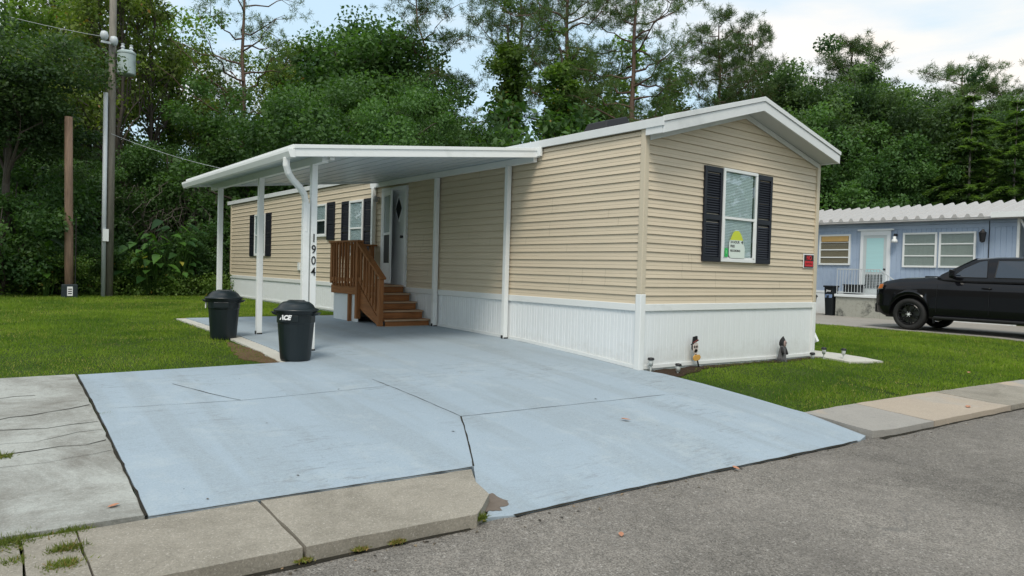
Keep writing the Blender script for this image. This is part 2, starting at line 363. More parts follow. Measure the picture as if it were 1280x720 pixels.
# ------------------------------------------------------------------ ground, street, slabs
def sheet(name, poly, mat, off, thick=.09, base=None, parent=None, kind='structure', jit=0, seed=1, hf=None):
    """flat-lying solid whose top follows the ground + off"""
    rnd = random.Random(seed)
    if jit:
        q = []
        for i, a in enumerate(poly):
            b = poly[(i+1) % len(poly)]; L = math.dist(a, b); n = max(1, int(L/.12))
            for k in range(n):
                t = k/n; j = jit if k else 0
                q.append((a[0]+(b[0]-a[0])*t+rnd.uniform(-j, j), a[1]+(b[1]-a[1])*t+rnd.uniform(-j, j)))
        poly = q
    bm = bmesh.new(); f = bm.faces.new([bm.verts.new((x, y, 0)) for x, y in poly]); bm.normal_update()
    if f.normal.z < 0: f.normal_flip()
    bmesh.ops.triangulate(bm, faces=bm.faces)
    cuts = [(0, y) for y in YS[1:-1]+YR[2:4]] + [(1, .5+k*.35) for k in range(11)]
    for ax, c in cuts:
        bmesh.ops.bisect_plane(bm, geom=bm.verts[:]+bm.edges[:]+bm.faces[:], plane_co=(c, c, 0), plane_no=(1, 0, 0) if ax else (0, 1, 0))
    hh = hf or gh
    for v in bm.verts: v.co.z = hh(v.co.x, v.co.y)+off
    bd = [e for e in bm.edges if len(e.link_faces) == 1]
    r = bmesh.ops.extrude_edge_only(bm, edges=bd)
    for v in [g for g in r['geom'] if isinstance(g, bmesh.types.BMVert)]: v.co.z -= thick
    bmesh.ops.recalc_face_normals(bm, faces=bm.faces)
    me = bpy.data.meshes.new(name); bm.to_mesh(me); bm.free()
    o = link(name, me, mat, parent)
    if kind and parent is None: o['kind'] = kind
    return o
# the ground: one sheet out to the horizon
xs = [-400, -120, -40, -20, -12]+[x*.5 for x in range(-20, 41)]+[26, 40, 70, 140, 400]
ys = [-400, -120, -30, -8, -3.6, -2.95, -2.4, -2.0, -1.4, -.9, -.5, 0, .7, 1.4, 2.0, 2.7, 3.5, 4.8, 6, 9, 13, 18, 26, 40, 70, 140, 400]
g = MB()
def ground_z(x, y):
    z = gh(x, y) if y > kerb_y(x)+.15 else STREET-.06
    return z - (.03 if y < -1.95 else 0)
for y in ys:
    for x in xs: g.v.append((x, y, ground_z(x, y)))
n = len(xs)
g.f = [(j*n+i, j*n+i+1, (j+1)*n+i+1, (j+1)*n+i) for j in range(len(ys)-1) for i in range(n-1)]
g.build('ground', m_soil)['kind'] = 'structure'
st = MB(); kk = sorted(set([x*1.0 for x in range(-14, 20)]+KX[1:-1]+[-60, -30, 40, 90]))
for x in kk: st.v += [(x, kerb_y(x)+.05, STREET), (x, -14, STREET)]
st.f = [(2*i, 2*i+1, 2*i+3, 2*i+2) for i in range(len(kk)-1)]
st.build('street', m_asph)['kind'] = 'structure'

def kl(x0, x1, n=12, o=0): return [(x0+(x1-x0)*k/n, kerb_y(x0+(x1-x0)*k/n)+o) for k in range(n+1)]
def drive_h(x, y):
    e = kerb_y(x); z = gh(x, y)
    t = sm(e+.75, e, y); return z*(1-t)+(STREET-.020)*t
# painted drive: apron, flare and carport slab
drv = [(-5.99, 1.82), (-6.08, -1.90)] + [(-3.98, -2.02), (-4.12, -2.25), (-4.17, -2.5), (-4.33, -2.66), (-4.15, kerb_y(-4.15)+.03)] \
      + kl(-3.8, -.1, 14, .03) + [(.14, -2.85), (.19, -2.17), (.22, -1.52), (.21, -.86), (.15, -.28), (.03, -.04), (.02, 8.0), (-3.55, 8.0), (-3.66, 4.5), (-3.74, 2.7), (-3.80, 1.84)]
drive = sheet('driveway', drv, m_drive, .03, .14, hf=drive_h)
def joint(name, pts, wd, parent, mat=m_joint, off=.0325, hf=None, wob=.004, seed=3):
    rnd = random.Random(seed); b = MB(); P = []
    for a, c in zip(pts[:-1], pts[1:]):
        n = max(1, int(math.dist(a, c)/.12))
        for k in range(n): P.append((a[0]+(c[0]-a[0])*k/n, a[1]+(c[1]-a[1])*k/n))
    P.append(pts[-1]); hh = hf or gh
    for i, (x, y) in enumerate(P):
        a = P[max(i-1, 0)]; c = P[min(i+1, len(P)-1)]; d = Vector((c[0]-a[0], c[1]-a[1], 0)).normalized(); nn = Vector((-d.y, d.x, 0))
        ww = wd*rnd.uniform(.5, 1.4)/2; j = rnd.uniform(-wob, wob)
        for s in (-1, 1):
            q = Vector((x, y, 0))+nn*(s*ww+j); b.v.append((q.x, q.y, hh(q.x, q.y)+off))
    b.f = [(2*i, 2*i+1, 2*i+3, 2*i+2) for i in range(len(P)-1)]
    return b.build(name, mat, parent)
for k, (pts, wd) in enumerate([([(-3.98, -2.02), (-3.62, -1.4), (-3.36, -.93)], .016), ([(-3.36, -.93), (-3.45, .64)], .009),
                  ([(-3.36, -.93), (-2.0, -1.0), (-.75, -1.07)], .008), ([(-5.9, .36), (-4.9, .24), (-3.9, .27), (-3.42, .3)], .006),
                  ([(-5.3, 1.1), (-5.1, .6), (-4.93, .25)], .012)]):
    joint('joint', pts, wd*.7, drive, seed=k, hf=drive_h)
joint('street_edge_grime', [(x_, kerb_y(x_)+.024) for x_ in [-4.15+.25*q for q in range(17)]], .03, drive, off=.0325, hf=drive_h, wob=.006, seed=77)
# raw edging beside the carport slab, and the neighbour's old slab on the left
edge = sheet('slab_edging', [(-3.66, 4.5), (-3.55, 8.0), (-3.72, 8.02), (-3.82, 5.2), (-3.9, 3.6), (-3.97, 1.9), (-3.81, 1.88), (-3.74, 2.7)], m_pale, .022, .12, jit=.012)
old = sheet('concrete_slab', [(-6.015, 1.86), (-6.095, -1.88), (-9.5, -1.72), (-9.5, 1.95)], m_conc, .03, .14, jit=.003)
for k, (pts, wd) in enumerate([([(-6.06, .55), (-6.35, .42), (-6.6, .33), (-7.2, .2), (-8, .1)], .018), ([(-6.07, .0), (-6.4, -.04), (-6.8, .0)], .014), ([(-6.08, -.5), (-6.5, -.55), (-6.9, -.6), (-7.6, -.5)], .016),
    ([(-6.4, 1.05), (-6.8, .95), (-7.5, .9)], .012), ([(-6.09, -.7), (-6.45, -.8), (-6.9, -.78)], .007), ([(-6.08, -.2), (-6.5, -.33), (-6.8, -.34)], .007)]):
    joint('crack', pts, wd*.6, old, off=.033, wob=.028, seed=k+20)
joint('edge_gap', [(-6.003, 1.85), (-6.032, .6), (-6.056, -.4), (-6.088, -1.9)], .017, old, off=.034, wob=.007, seed=9)
# sidewalk slabs along the street
def walk(name, x0, x1, mat, off=.024, inner=-2.0, seed=1):
    yi = lambda x: -1.93-.03*(x+6)
    pts = [(x0, yi(x0))]+[(x1, yi(x1))]+kl(x1, x0, 5, .0)
    return sheet(name, pts, mat, off, .16, jit=.005, seed=seed)
S1 = walk('sidewalk', -6.42, -5.50, m_walk, seed=4)
pts = [(-5.48, -1.945), (-4.02, -2.05), (-4.14, -2.28), (-4.19, -2.5), (-4.36, -2.66), (-4.45, -2.735), (-4.9, -2.70), (-5.48, -2.66)]
sheet('sidewalk', pts, m_walk, .024, .16, jit=.006, seed=8)
walk('sidewalk', -6.66, -6.43, m_walk, seed=5); walk('sidewalk', -9.5, -6.675, m_walk, .018, seed=6)
drk = MB()
yiR = lambda x: -2.14-.02*x-.006*x*x
joint('kerb_gap', [(-6.1, -1.92), (-5.4, -1.95), (-4.0, -2.035)], .012, drive, off=.033, seed=31, hf=drive_h)
for k, (a, b_) in enumerate([(.22, 1.28), (1.3, 3.2), (3.22, 5.0), (5.02, 6.9), (6.92, 8.8), (8.82, 12.3)]):
    P = [(a, yiR(a)), ((a+b_)/2, yiR((a+b_)/2)), (b_, yiR(b_))]+kl(b_, a, 6, 0)
    if k == 0: P = [(.22, -2.15), (1.28, yiR(1.28))]+kl(1.28, .5, 4, 0)+[(.17, -2.9)]
    sheet('sidewalk', P, [m_walkr, m_peach, m_walk, m_walkr, m_walk, m_walkr][k], .022, .16, jit=.009, seed=40+k)
sheet('side_path', [(4.22, -.62), (4.98, -.80), (5.05, .6), (5.1, 14), (4.22, 14)], m_pale, .03, .12, jit=.006)
sheet('neighbour_driveway', [(12.3, 16), (12.35, -3.5), (18.4, -4.2), (18.4, 16)], m_pad, .02, .12)
joint('pad_joint', [(12.4, 3.3), (18, 3.3)], .03, bpy.data.objects['neighbour_driveway'], off=.023)
sst = bpy.data.objects['street']; flat = lambda x, y: STREET
joint('kerb_grime', [(x_, kerb_y(x_)-.012) for x_ in [-6.9+.2*q for q in range(13)]], .05, sst, mat=m_joint, off=.004, hf=flat, wob=.016, seed=51)
joint('kerb_grime', [(x_, kerb_y(x_)-.01) for x_ in [.2+.3*q for q in range(26)]], .045, sst, mat=m_joint, off=.004, hf=flat, wob=.014, seed=52)
rr_ = random.Random(8)
def blot(name, cx, cy, rx, ry, mat, off, par, hf, n=40, rough=.35, seed=1):
    q_ = random.Random(seed); b = MB(); ph = [q_.uniform(0, 6.28) for _ in range(5)]
    for k in range(n):
        a = 2*PI*k/n; w_ = 1+rough*(.5*math.sin(2*a+ph[0])+.35*math.sin(5*a+ph[1])+.3*math.sin(9*a+ph[2])+.25*math.sin(15*a+ph[3]))*.6+q_.uniform(-.06, .06)
        x, y = cx+rx*w_*math.cos(a), cy+ry*w_*math.sin(a); b.v.append((x, y, hf(x, y)+off))
    b.v.append((cx, cy, hf(cx, cy)+off)); b.f = [(n, k, (k+1) % n) for k in range(n)]; return b.build(name, mat, par)
m_sand = M('worn sandy asphalt', (.27, .235, .19), .95, .25, 9, .5, 90, .006, spec=.1)
blot('dirt_spot', -4.20, -2.50, .13, .12, M('brown street dirt', (.15, .125, .105), .95, .3, 20, .6, 60, .01, spec=.1), .036, drive, drive_h, seed=3)
# dirt and mulch beds
sheet('dirt_patch', [(-3.99, 4.0), (-4.15, 3.2), (-4.3, 2.4), (-4.1, 1.93), (-3.98, 1.9), (-3.93, 3.2)], m_dirt, .012, .05, jit=.03)
sheet('dirt_patch', [(-3.6, 8.04), (-.1, 8.04), (-.1, 8.5), (-2, 8.3), (-3.6, 8.25)], m_dirt, .012, .05, jit=.04)
sheet('mulch_bed', [(.12, -.03), (4.2, -.03), (4.2, -.14), (3.2, -.17), (2.2, -.12), (1.2, -.16), (.7, -.3), (.26, -.42)], m_mulch, .014, .05, jit=.03)

# ------------------------------------------------------------------ leaf meshes (numpy)
def leaf_mesh(name, cen, dirn, nrm, ln, wd, tone, mat, parent=None, tri=False):
    """one small diamond (or triangle) per leaf"""
    cen = np.asarray(cen, np.float32); n = len(cen)
    s = np.cross(dirn, nrm); s /= np.linalg.norm(s, axis=1, keepdims=True)+1e-9
    ln = np.broadcast_to(ln, n)[:, None]; wd = np.broadcast_to(wd, n)[:, None]
    if tri: V = np.stack([cen-s*wd/2, cen+s*wd/2, cen+dirn*ln], 1); k = 3
    else:
        fold = nrm*wd*.18
        V = np.stack([cen-dirn*ln/2, cen+s*wd/2+fold, cen+dirn*ln/2, cen-s*wd/2+fold], 1); k = 4
    me = bpy.data.meshes.new(name); me.vertices.add(n*k); me.loops.add(n*k); me.polygons.add(n)
    me.vertices.foreach_set('co', V.astype(np.float32).ravel())
    me.loops.foreach_set('vertex_index', np.arange(n*k, dtype=np.int32))
    me.polygons.foreach_set('loop_start', np.arange(0, n*k, k, dtype=np.int32))
    me.update(calc_edges=True)
    a = me.attributes.new('tone', 'FLOAT', 'POINT'); a.data.foreach_set('value', np.repeat(np.asarray(tone, np.float32), k))
    return link(name, me, mat, parent)
def unit(v): return v/(np.linalg.norm(v, axis=1, keepdims=True)+1e-9)
def clusters(R, centers, radii, per, size, flat=.7, tone=None, droop=.2):
    centers = np.asarray(centers); radii = np.asarray(radii); N = len(centers)
    d = unit(R.normal(size=(N*per, 3))); r = R.random(N*per)**.45
    cc = np.repeat(centers, per, 0); rr = np.repeat(radii, per)
    off = d*(r*rr)[:, None]; off[:, 2] *= flat
    dirn = unit(d*.5+R.normal(size=(N*per, 3))*.6+np.array([0, 0, -droop]))
    nrm = unit(R.normal(size=(N*per, 3))*.6+np.array([0, 0, .8])+d*.5)
    t0 = np.repeat(R.random(N) if tone is None else tone, per)
    t = np.clip(t0*.62+R.random(N*per)*.36, 0, .92); hot = R.random(N*per) < .012; t[hot] = 1
    ln = size*R.uniform(.6, 1.35, N*per)
    return cc+off, dirn, nrm, ln, ln*.62, t
def path(R, a, b, n=6, wob=.15, sag=0):
    a = np.array(a, float); b = np.array(b, float); L = np.linalg.norm(b-a); P = []
    for i in range(n+1):
        t = i/n; q = a+(b-a)*t
        if 0 < i < n: q = q+R.normal(size=3)*wob*L/n
        q[2] += sag*L*math.sin(PI*t); P.append(q)
    return P
def broad_tree(seed, H, CR, base, ncl=90, per=260, leaf=.15, mat=None, bark=None, flat=.8, clr=.85, limbs=26, shape=1.0, trunk_r=.16, open_=0., lean=0):
    """returns (crown_mesh, trunk_mesh) in local coordinates"""
    R = np.random.default_rng(seed); rnd = random.Random(seed)
    hc = (H-base)/2; cz = base+hc
    # lobes give the crown an uneven outline
    lob = [(R.uniform(-.55, .55)*CR, R.uniform(-.55, .55)*CR, cz+R.uniform(-.5, .75)*hc, R.uniform(.4, .62)) for _ in range(9)]
    lob.append((0, 0, cz, .75))
    cs = []
    while len(cs) < ncl:
        lx, ly, lz, lr = lob[rnd.randrange(len(lob))]
        d = unit(R.normal(size=(1, 3)))[0]; rr = R.uniform(.55 if open_ == 0 else .3, 1.0)
        q = np.array([lx+lean*.5, ly, lz])+d*np.array([CR*lr, CR*lr, hc*lr*shape])*rr
        if q[2] < base-.3 or q[2] > H: continue
        cs.append(q)
    cs = np.array(cs); rad = R.uniform(.6, 1.15, len(cs))*clr
    L = clusters(R, cs, rad, per, leaf, flat)
    b = MB(); top = (lean, R.uniform(-.3, .3), H*.86)
    tp = path(R, (0, 0, -.3), top, 8, .12); tr = [trunk_r*(1.25 if i == 0 else 1)*(1-.8*i/8) for i in range(9)]
    b.tube(tp, tr, 9)
    for i in range(limbs):
        c = cs[rnd.randrange(len(cs))]; t = min(max((c[2]-1.6-R.uniform(0, 1.5))/(H*.86), .16), .93)
        k = t*8; a = tp[int(k)]+(tp[min(int(k)+1, 8)]-tp[int(k)])*(k-int(k)); r0 = trunk_r*(1-.8*t)*.6
        P = path(R, a, c, 5, .18, .05); b.tube(P, [max(r0*(1-.85*j/5), .012) for j in range(6)], 5, cap=False)
        for _ in range(2):
            c2 = cs[np.argsort(np.linalg.norm(cs-c, axis=1))[rnd.randrange(1, 5)]]
            b.tube(path(R, P[3], c2, 3, .2), [r0*.35, r0*.2, .012, .008], 4, cap=False)
    return L, b
def pine_tree(seed, H, crown0, spread, nb=26, tufts=7, needle=.26, lean=0, trunk_r=.17, dens=44, up=.35, bare=0., bend=0):
    R = np.random.default_rng(seed); b = MB()
    tp = [np.array([lean*(i/10)**1.3+bend*math.sin(PI*i/10)+R.normal()*.06, R.normal()*.06, -.3+(H+.1)*i/10]) for i in range(11)]
    b.tube(tp, [trunk_r*(1.2 if i == 0 else 1)*(1-.82*i/10) for i in range(11)], 9)
    T = []
    for i in range(nb):
        t = crown0+(1-crown0)*(i+R.random())/nb; k = min(t*10, 9.99); a = tp[int(k)]+(tp[int(k)+1]-tp[int(k)])*(k-int(k))
        az = i*2.4+R.normal()*.4; u = (t-crown0)/(1-crown0)
        L = spread*(1-.62*u**1.4)*R.uniform(.55, 1.1)*(.75+.5*min(u*3, 1)*.5)
        e = a+np.array([math.cos(az)*L, math.sin(az)*L, L*(up+R.normal()*.18)])
        P = path(R, a, e, 6, .16, -.07); r0 = trunk_r*(1-.8*t)*.45+.012
        b.tube(P, [max(r0*(1-.85*j/6), .008) for j in range(7)], 5, cap=False)
        if R.random() < bare: continue
        for j in range(tufts):
            s = R.uniform(.45, 1.0); kk_ = min(s*6, 5.99); q = P[int(kk_)]+(P[int(kk_)+1]-P[int(kk_)])*(kk_-int(kk_))
            e2 = q+R.normal(size=3)*np.array([.5, .5, .28])*min(L, 2)*.42+np.array([0, 0, .12]); b.tube([q, (q+e2)/2+R.normal(size=3)*.05, e2], [.014, .01, .006], 4, cap=False)
            T.append(e2)
            for _ in range(4): T.append(e2+R.normal(size=3)*np.array([.27, .27, .14]))
    T.append(tp[-1]); T = np.array(T); N = len(T)
    d = unit(R.normal(size=(N*dens, 3))+np.array([0, 0, .35])); cen = np.repeat(T, dens, 0)+d*.03+R.normal(size=(N*dens, 3))*.05
    nr = unit(R.normal(size=(N*dens, 3)))
    tone = np.clip(np.repeat(R.random(N), dens)*.5+R.random(N*dens)*.42, 0, .92); tone[R.random(N*dens) < .03] = 1
    return (cen, d, nr, needle*R.uniform(.7, 1.2, N*dens), np.full(N*dens, .02), tone), b
def layered_conifer(seed, H, spread, trunk_r=.12):
    R = np.random.default_rng(seed); b = MB(); tp = [(R.normal()*.04, R.normal()*.04, -.3+(H+.3)*i/8) for i in range(9)]
    b.tube(tp, [trunk_r*(1-.9*i/8) for i in range(9)], 8); C_, D, Nn, Ln, T = [], [], [], [], []
    z = H*.1
    while z < H-.15:
        u = z/H; L = spread*(1-u)**.75*R.uniform(.65, 1.2)+.15
        for k in range(6):
            az = k*2*PI/6+R.random()*1.6; Lk = L*R.uniform(.35, 1.3); dr = R.uniform(.25, .6); dv = np.array([math.cos(az), math.sin(az), 0])
            pts = [np.array([0, 0, z])+dv*Lk*s+np.array([0, 0, Lk*(.32*s-dr*s*s)]) for s in np.linspace(0, 1, 6)]
            b.tube(pts, [.03*(1-.8*s)+.005 for s in np.linspace(0, 1, 6)], 4, cap=False)
            n = int(150*Lk)+30; s = R.random(n)**.7; base_ = np.array([0, 0, z])+dv[None]*Lk*s[:, None]+np.stack([0*s, 0*s, Lk*(.32*s-dr*s*s)], 1)
            side = np.array([-dv[1], dv[0], 0])*R.normal(size=(n, 1))*.9*(1-s[:, None]*.6)
            dd = unit(side+dv*.7+np.array([0, 0, -.15])+R.normal(size=(n, 3))*.15)
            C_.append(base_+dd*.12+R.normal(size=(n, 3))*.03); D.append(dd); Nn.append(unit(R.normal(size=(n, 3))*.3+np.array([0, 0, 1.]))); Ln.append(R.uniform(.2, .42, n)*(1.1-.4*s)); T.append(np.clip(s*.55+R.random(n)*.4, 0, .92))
        z += R.uniform(.2, .5)
    C_ = np.concatenate(C_); Ln = np.concatenate(Ln)
    return (C_, np.concatenate(D), np.concatenate(Nn), Ln, Ln*.2, np.concatenate(T)), b
def lower(L, q): return tuple(x for x in L)
TREES = {}
def proto(key, kind, mat, bark, **kw):
    fn = {'broad': broad_tree, 'pine': pine_tree, 'layer': layered_conifer}[kind]
    L, b = fn(**kw) if kind != 'broad' else fn(**kw)
    TREES[key] = (L, b, mat, bark, kind, kw['H']); return key
MESH = {}
def place(key, px, depth, top, label, cat='tree', sx=1., rz=None, name='tree', group='trees standing behind the homes', extra=None, zb=-.1):
    L, b, mat, bark, kind, H = TREES[key]
    x, y = spot(px, depth); ht = height_at(px, top, depth)-zb; s = ht/H
    o = thing(name, label, cat, (x, y, zb), random.Random(label).uniform(0, 6.28) if rz is None else rz, group)
    if key not in MESH:
        c = leaf_mesh('crown', *L, mat, o, tri=(kind == 'pine')); t = b.build('trunk', bark, o, smooth=True, local=True, fix=False)
        MESH[key] = (c.data, t.data)
    else:
        for nm, me in zip(('crown', 'trunk'), MESH[key]):
            q = bpy.data.objects.new(nm, me); C.objects.link(q); q.parent = o
    o.scale = (s*sx, s*sx, s)
    return o

# ------------------------------------------------------------------ the beige home
HB, HT, HW, HL = .69, 2.97, 4.19, 17.36
LAP = .114
house = thing('mobile_home', 'long beige vinyl sided mobile home with white skirting and black shutters', 'house', (HW/2, HL/2, 0))
PROF = [(.019, 0), (.010, .045), (.012, .050), (.004, .108), (-.003, .108), (-.003, .114)]
def siding_long(b, y0, y1, z0, z1):
    P = []; z = z0
    while z < z1-.001:
        for o_, dz in PROF:
            if z+dz <= z1: P.append((-o_, z+dz))
        z += LAP
    for (a, za), (c, zc) in zip(P[:-1], P[1:]): b.quad((a, y1, za), (a, y0, za), (c, y0, zc), (c, y1, zc))
b = MB(); siding_long(b, .0, HL, HB, HT-.02)
b.box(.02, .12, 0, HL, HB, HT)
def seams(b, n, a1, face, seed):
    rnd = random.Random(seed); f0 = len(b.f)
    for _ in range(n):
        k = rnd.randrange(0, 19); a = rnd.uniform(.3, a1-.2); z = HB+LAP*k
        for q in range(rnd.choice((1, 1, 2))):
            for (o1, d1), (o2, d2) in zip(PROF[:3], PROF[1:4]):
                P4 = [(o1+.0008, a, z+d1), (o1+.0008, a+.004, z+d1), (o2+.0008, a+.004, z+d2), (o2+.0008, a, z+d2)]
                b.quad(*[(-o, t_, zz) if face == 'x' else (t_, -o, zz) for o, t_, zz in P4])
            z += LAP
    return f0
f0 = seams(b, 46, HL, 'x', 4)
o_ = b.build('siding', m_side, house, fix=False); o_.data.materials.append(m_seam)
for p_ in o_.data.polygons[f0:]: p_.material_index = 1
def uz(x): return 2.87+(3.47-2.87)*x/2.1 if x < 2.1 else 3.47+(2.93-3.47)*(x-2.1)/2.09
def xl(z): return max(0, (z-2.87)/(.6)*2.1)
def xr(z): return min(HW, 2.1+(3.47-z)/.54*2.09)
b = MB(); z = HB; P = []
while z < 3.47:
    for o_, dz in PROF:
        if z+dz < 3.46: P.append((-o_, z+dz))
    z += LAP
for (a, za), (c, zc) in zip(P[:-1], P[1:]): b.quad((xl(za), a, za), (xr(za), a, za), (xr(zc), c, zc), (xl(zc), c, zc))
b.quad((0, .03, HB), (HW, .03, HB), (HW, .03, 2.9), (0, .03, 2.9))
f0 = seams(b, 9, HW, 'y', 9)
o_ = b.build('gable_siding', m_gable, house, fix=False); o_.data.materials.append(m_seam)
for p_ in o_.data.polygons[f0:]: p_.material_index = 1
b = MB(); b.box(4.1, HW, .035, HL, HB, 2.95); b.box(0, HW, HL, HL+.03, HB, 3.0); b.prism([(0, 2.8), (HW, 2.8), (2.1, 3.45)], .1, 'y', HL-.1); b.build('back_wall', m_side, house)
b = MB(); b.box(-.028, .055, -.028, .055, HB+.13, HT-.03); b.build('corner_post', m_beige, house, bevel=.008)
b = MB(); b.box(4.125, 4.215, -.035, .05, HB, 2.95); b.build('corner_post', m_beige, house, bevel=.008)
b = MB(); b.box(-.03, .05, HL-.05, HL+.04, HB, HT-.03); b.build('corner_post', m_beige, house, bevel=.006)
# skirting: ribbed vinyl panels following the ground
def skirt(b, along, a0, a1, top, sgn):
    t = a0; k = 0
    pts = []
    while t < a1:
        k_ = 1 if along == 'y' else .45
        pts += [(t, 0), (t+.010, -.007*k_), (t+.016, 0), (t+.055, 0), (t+.061, -.005*k_), (t+.067, 0)]
        t += .128; k += 1
    pts = [p for p in pts if p[0] < a1]+[(a1, 0)]
    for (u, o1), (v, o2) in zip(pts[:-1], pts[1:]):
        if along == 'y': q = lambda s_, o_, z_: (-.006-o_, s_, z_); zb = lambda s_: gh(0, s_)-.05
        else: q = lambda s_, o_, z_: (s_, -.006-o_, z_); zb = lambda s_: gh(s_, 0)-.05
        b.quad(q(u, o1, zb(u)), q(v, o2, zb(v)), q(v, o2, top), q(u, o1, top))
b = MB(); skirt(b, 'y', 0, HL, HB-.02, 1); b.box(.01, .05, 0, HL, -.3, HB); b.build('skirting', m_skirt, house, fix=False)
b = MB(); skirt(b, 'x', 0, HW, HB-.02, 1); b.box(0, HW, .01, .05, -.3, HB); b.box(HW-.03, HW, .05, HL, -.3, HB); b.build('skirting', m_skirt, house, fix=False)
b = MB(); b.box(-.028, .02, .07, HL, HB-.09, HB+.005); b.build('skirt_trim', m_white, house, bevel=.006)
b = MB(); b.box(.06, HW-.02, -.028, .02, HB-.09, HB+.005); b.build('skirt_trim', m_white, house, bevel=.006)
b = MB(); y = 0
while y < HL-.01:
    y2 = min(y+1.2, HL); z = (gh(0, y), gh(0, y2))
    b.bar((-.016, y, z[0]+.055), (-.016, y2, z[1]+.055), .016, .045, up=(0, 0, 1)); y = y2
x = .02
while x < HW-.01:
    x2 = min(x+.7, HW); b.bar((x, -.016, gh(x, 0)+.055), (x2, -.016, gh(x2, 0)+.055), .016, .045); x = x2
b.build('skirt_base_rail', m_white, house)
b = MB(); b.box(-.034, .062, -.034, .062, -.24, HB+.13); b.build('skirt_corner_post', m_white, house, bevel=.008)
b = MB(); b.box(4.125, 4.22, -.04, .05, -.28, HB+.0); b.build('skirt_corner_post', m_white, house, bevel=.008)
# roof
RZ = [(-.05, 3.02), (2.1, 3.625), (4.25, 3.10)]
b = MB()
b.prism(RZ+[(4.25, 3.04), (2.1, 3.56), (-.05, 2.96)], HL+.62, 'y', -.31); b.build('roof', m_roofdark, house)
b = MB(); b.box(-.058, -.036, -.335, HL+.3, HT-.045, 3.035); b.build('drip_edge', m_rake, house, bevel=.004)
b = MB(); b.prism([(-.05, 2.975), (2.1, 3.575), (2.1, 3.64), (-.05, 3.045)], .03, 'y', -.345); b.prism([(2.1, 3.575), (4.26, 3.065), (4.26, 3.12), (2.1, 3.64)], .03, 'y', -.345); b.build('rake_trim', m_rake, house, bevel=.004)
b = MB(); b.prism([(-.04, 2.835), (2.1, 3.44), (2.1, 3.572), (-.04, 2.972)], .025, 'y', -.33); b.prism([(2.1, 3.44), (4.25, 2.93), (4.25, 3.062), (2.1, 3.572)], .025, 'y', -.33); b.build('rake_board', m_rake, house, bevel=.003)
b = MB(); b.box(-.045, -.022, -.305, -.036, 2.84, 2.955); b.build('rake_return', m_rake, house); 
b = MB(); b.box(4.20, 4.25, -.305, HL+.3, 2.935, 3.03); b.build('eave_fascia', m_rake, house)
b = MB(); b.prism([(-.02, 2.85), (2.1, 3.45), (4.2, 2.945), (4.2, 2.955), (2.1, 3.465), (-.02, 2.862)], .30, 'y', -.305); b.build('soffit', m_soffit, house)
b = MB(); b.prism([(.05, 2.79), (2.1, 3.375), (2.1, 3.448), (.05, 2.865)], .018, 'y', -.04); b.prism([(2.1, 3.375), (4.16, 2.872), (4.16, 2.945), (2.1, 3.448)], .018, 'y', -.04); b.build('frieze_board', m_rake, house, bevel=.003)
b = MB(); b.lathe([(.0, 0), (.05, 0), (.05, .16), (.08, .16), (.08, .2), (0, .22)], 12, (.7, 13.4, 3.15)); b.build('vent_pipe', m_white, house)
b = MB(); b.prism([(4.0, 0), (4.6, 0), (4.55, .17), (4.1, .19)], .45, 'x', 1.15)
b = MB(); b.add([(x, y, z+3.3+.28*(x-1.2)) for x, y, z in [(.9, 1.62, 0), (1.5, 1.62, 0), (1.5, 2.2, 0), (.9, 2.2, 0), (.98, 1.68, .2), (1.42, 1.68, .2), (1.42, 2.1, .2), (.98, 2.1, .2)]], [(0, 3, 2, 1), (4, 5, 6, 7), (0, 1, 5, 4), (1, 2, 6, 5), (2, 3, 7, 6), (3, 0, 4, 7)])
b.build('roof_vent', m_black, house, bevel=.01)

def window(parent, face, a0, a1, z0, z1, off=.03, blind=True, split=.5, name='window', dark_low=False, bottom_lift=.0):
    """face 'x': wall at x=0 looking -X (a = y); face 'y': wall at y=0 looking -Y (a = x)"""
    def bx(b, u0, u1, w0, w1, d0, d1):
        if face == 'x': b.box(-d1, -d0, u0, u1, w0, w1)
        else: b.box(u0, u1, -d1, -d0, w0, w1)
    fw = .045; b = MB()
    for q in ((a0, a1, z0, z0+fw), (a0, a1, z1-fw, z1), (a0, a0+fw, z0+fw, z1-fw), (a1-fw, a1, z0+fw, z1-fw)): bx(b, *q, .004, .056)
    wn = b.build(name, m_white, parent, bevel=.004)
    i0, i1, j0, j1 = a0+fw, a1-fw, z0+fw, z1-fw; zm = j0+(j1-j0)*split
    b = MB(); bx(b, i0, i1, j0, j1, .019, .022); b.build('dark_reveal', m_dark, wn)
    b = MB(); bx(b, i0, i1, zm-.018, zm+.018, .034, .052)
    bx(b, i0, i0+.022, j0, zm, .034, .048); bx(b, i1-.022, i1, j0, zm, .034, .048); bx(b, i0, i1, j0, j0+.025, .034, .048); b.build('sash', m_white, wn, bevel=.003)
    if blind:
        b = MB(); z = (zm if dark_low else j0)+.012
        while z < j1-.02:
            z += .022
            u1 = i1-.05
            if face == 'x': b.quad((-.0245, i0, z), (-.0245, i1, z), (-.032, i1, z-.020), (-.032, i0, z-.020))
            else: b.quad((i0, -.0245, z), (u1, -.0245, z), (u1, -.032, z-.020), (i0, -.032, z-.020))
        b.build('blind', m_blind, wn, fix=False)
    b = MB(); bx(b, i0, i1, j0, j1, .040, .042); b.build('pane', m_glass, wn)
    return wn
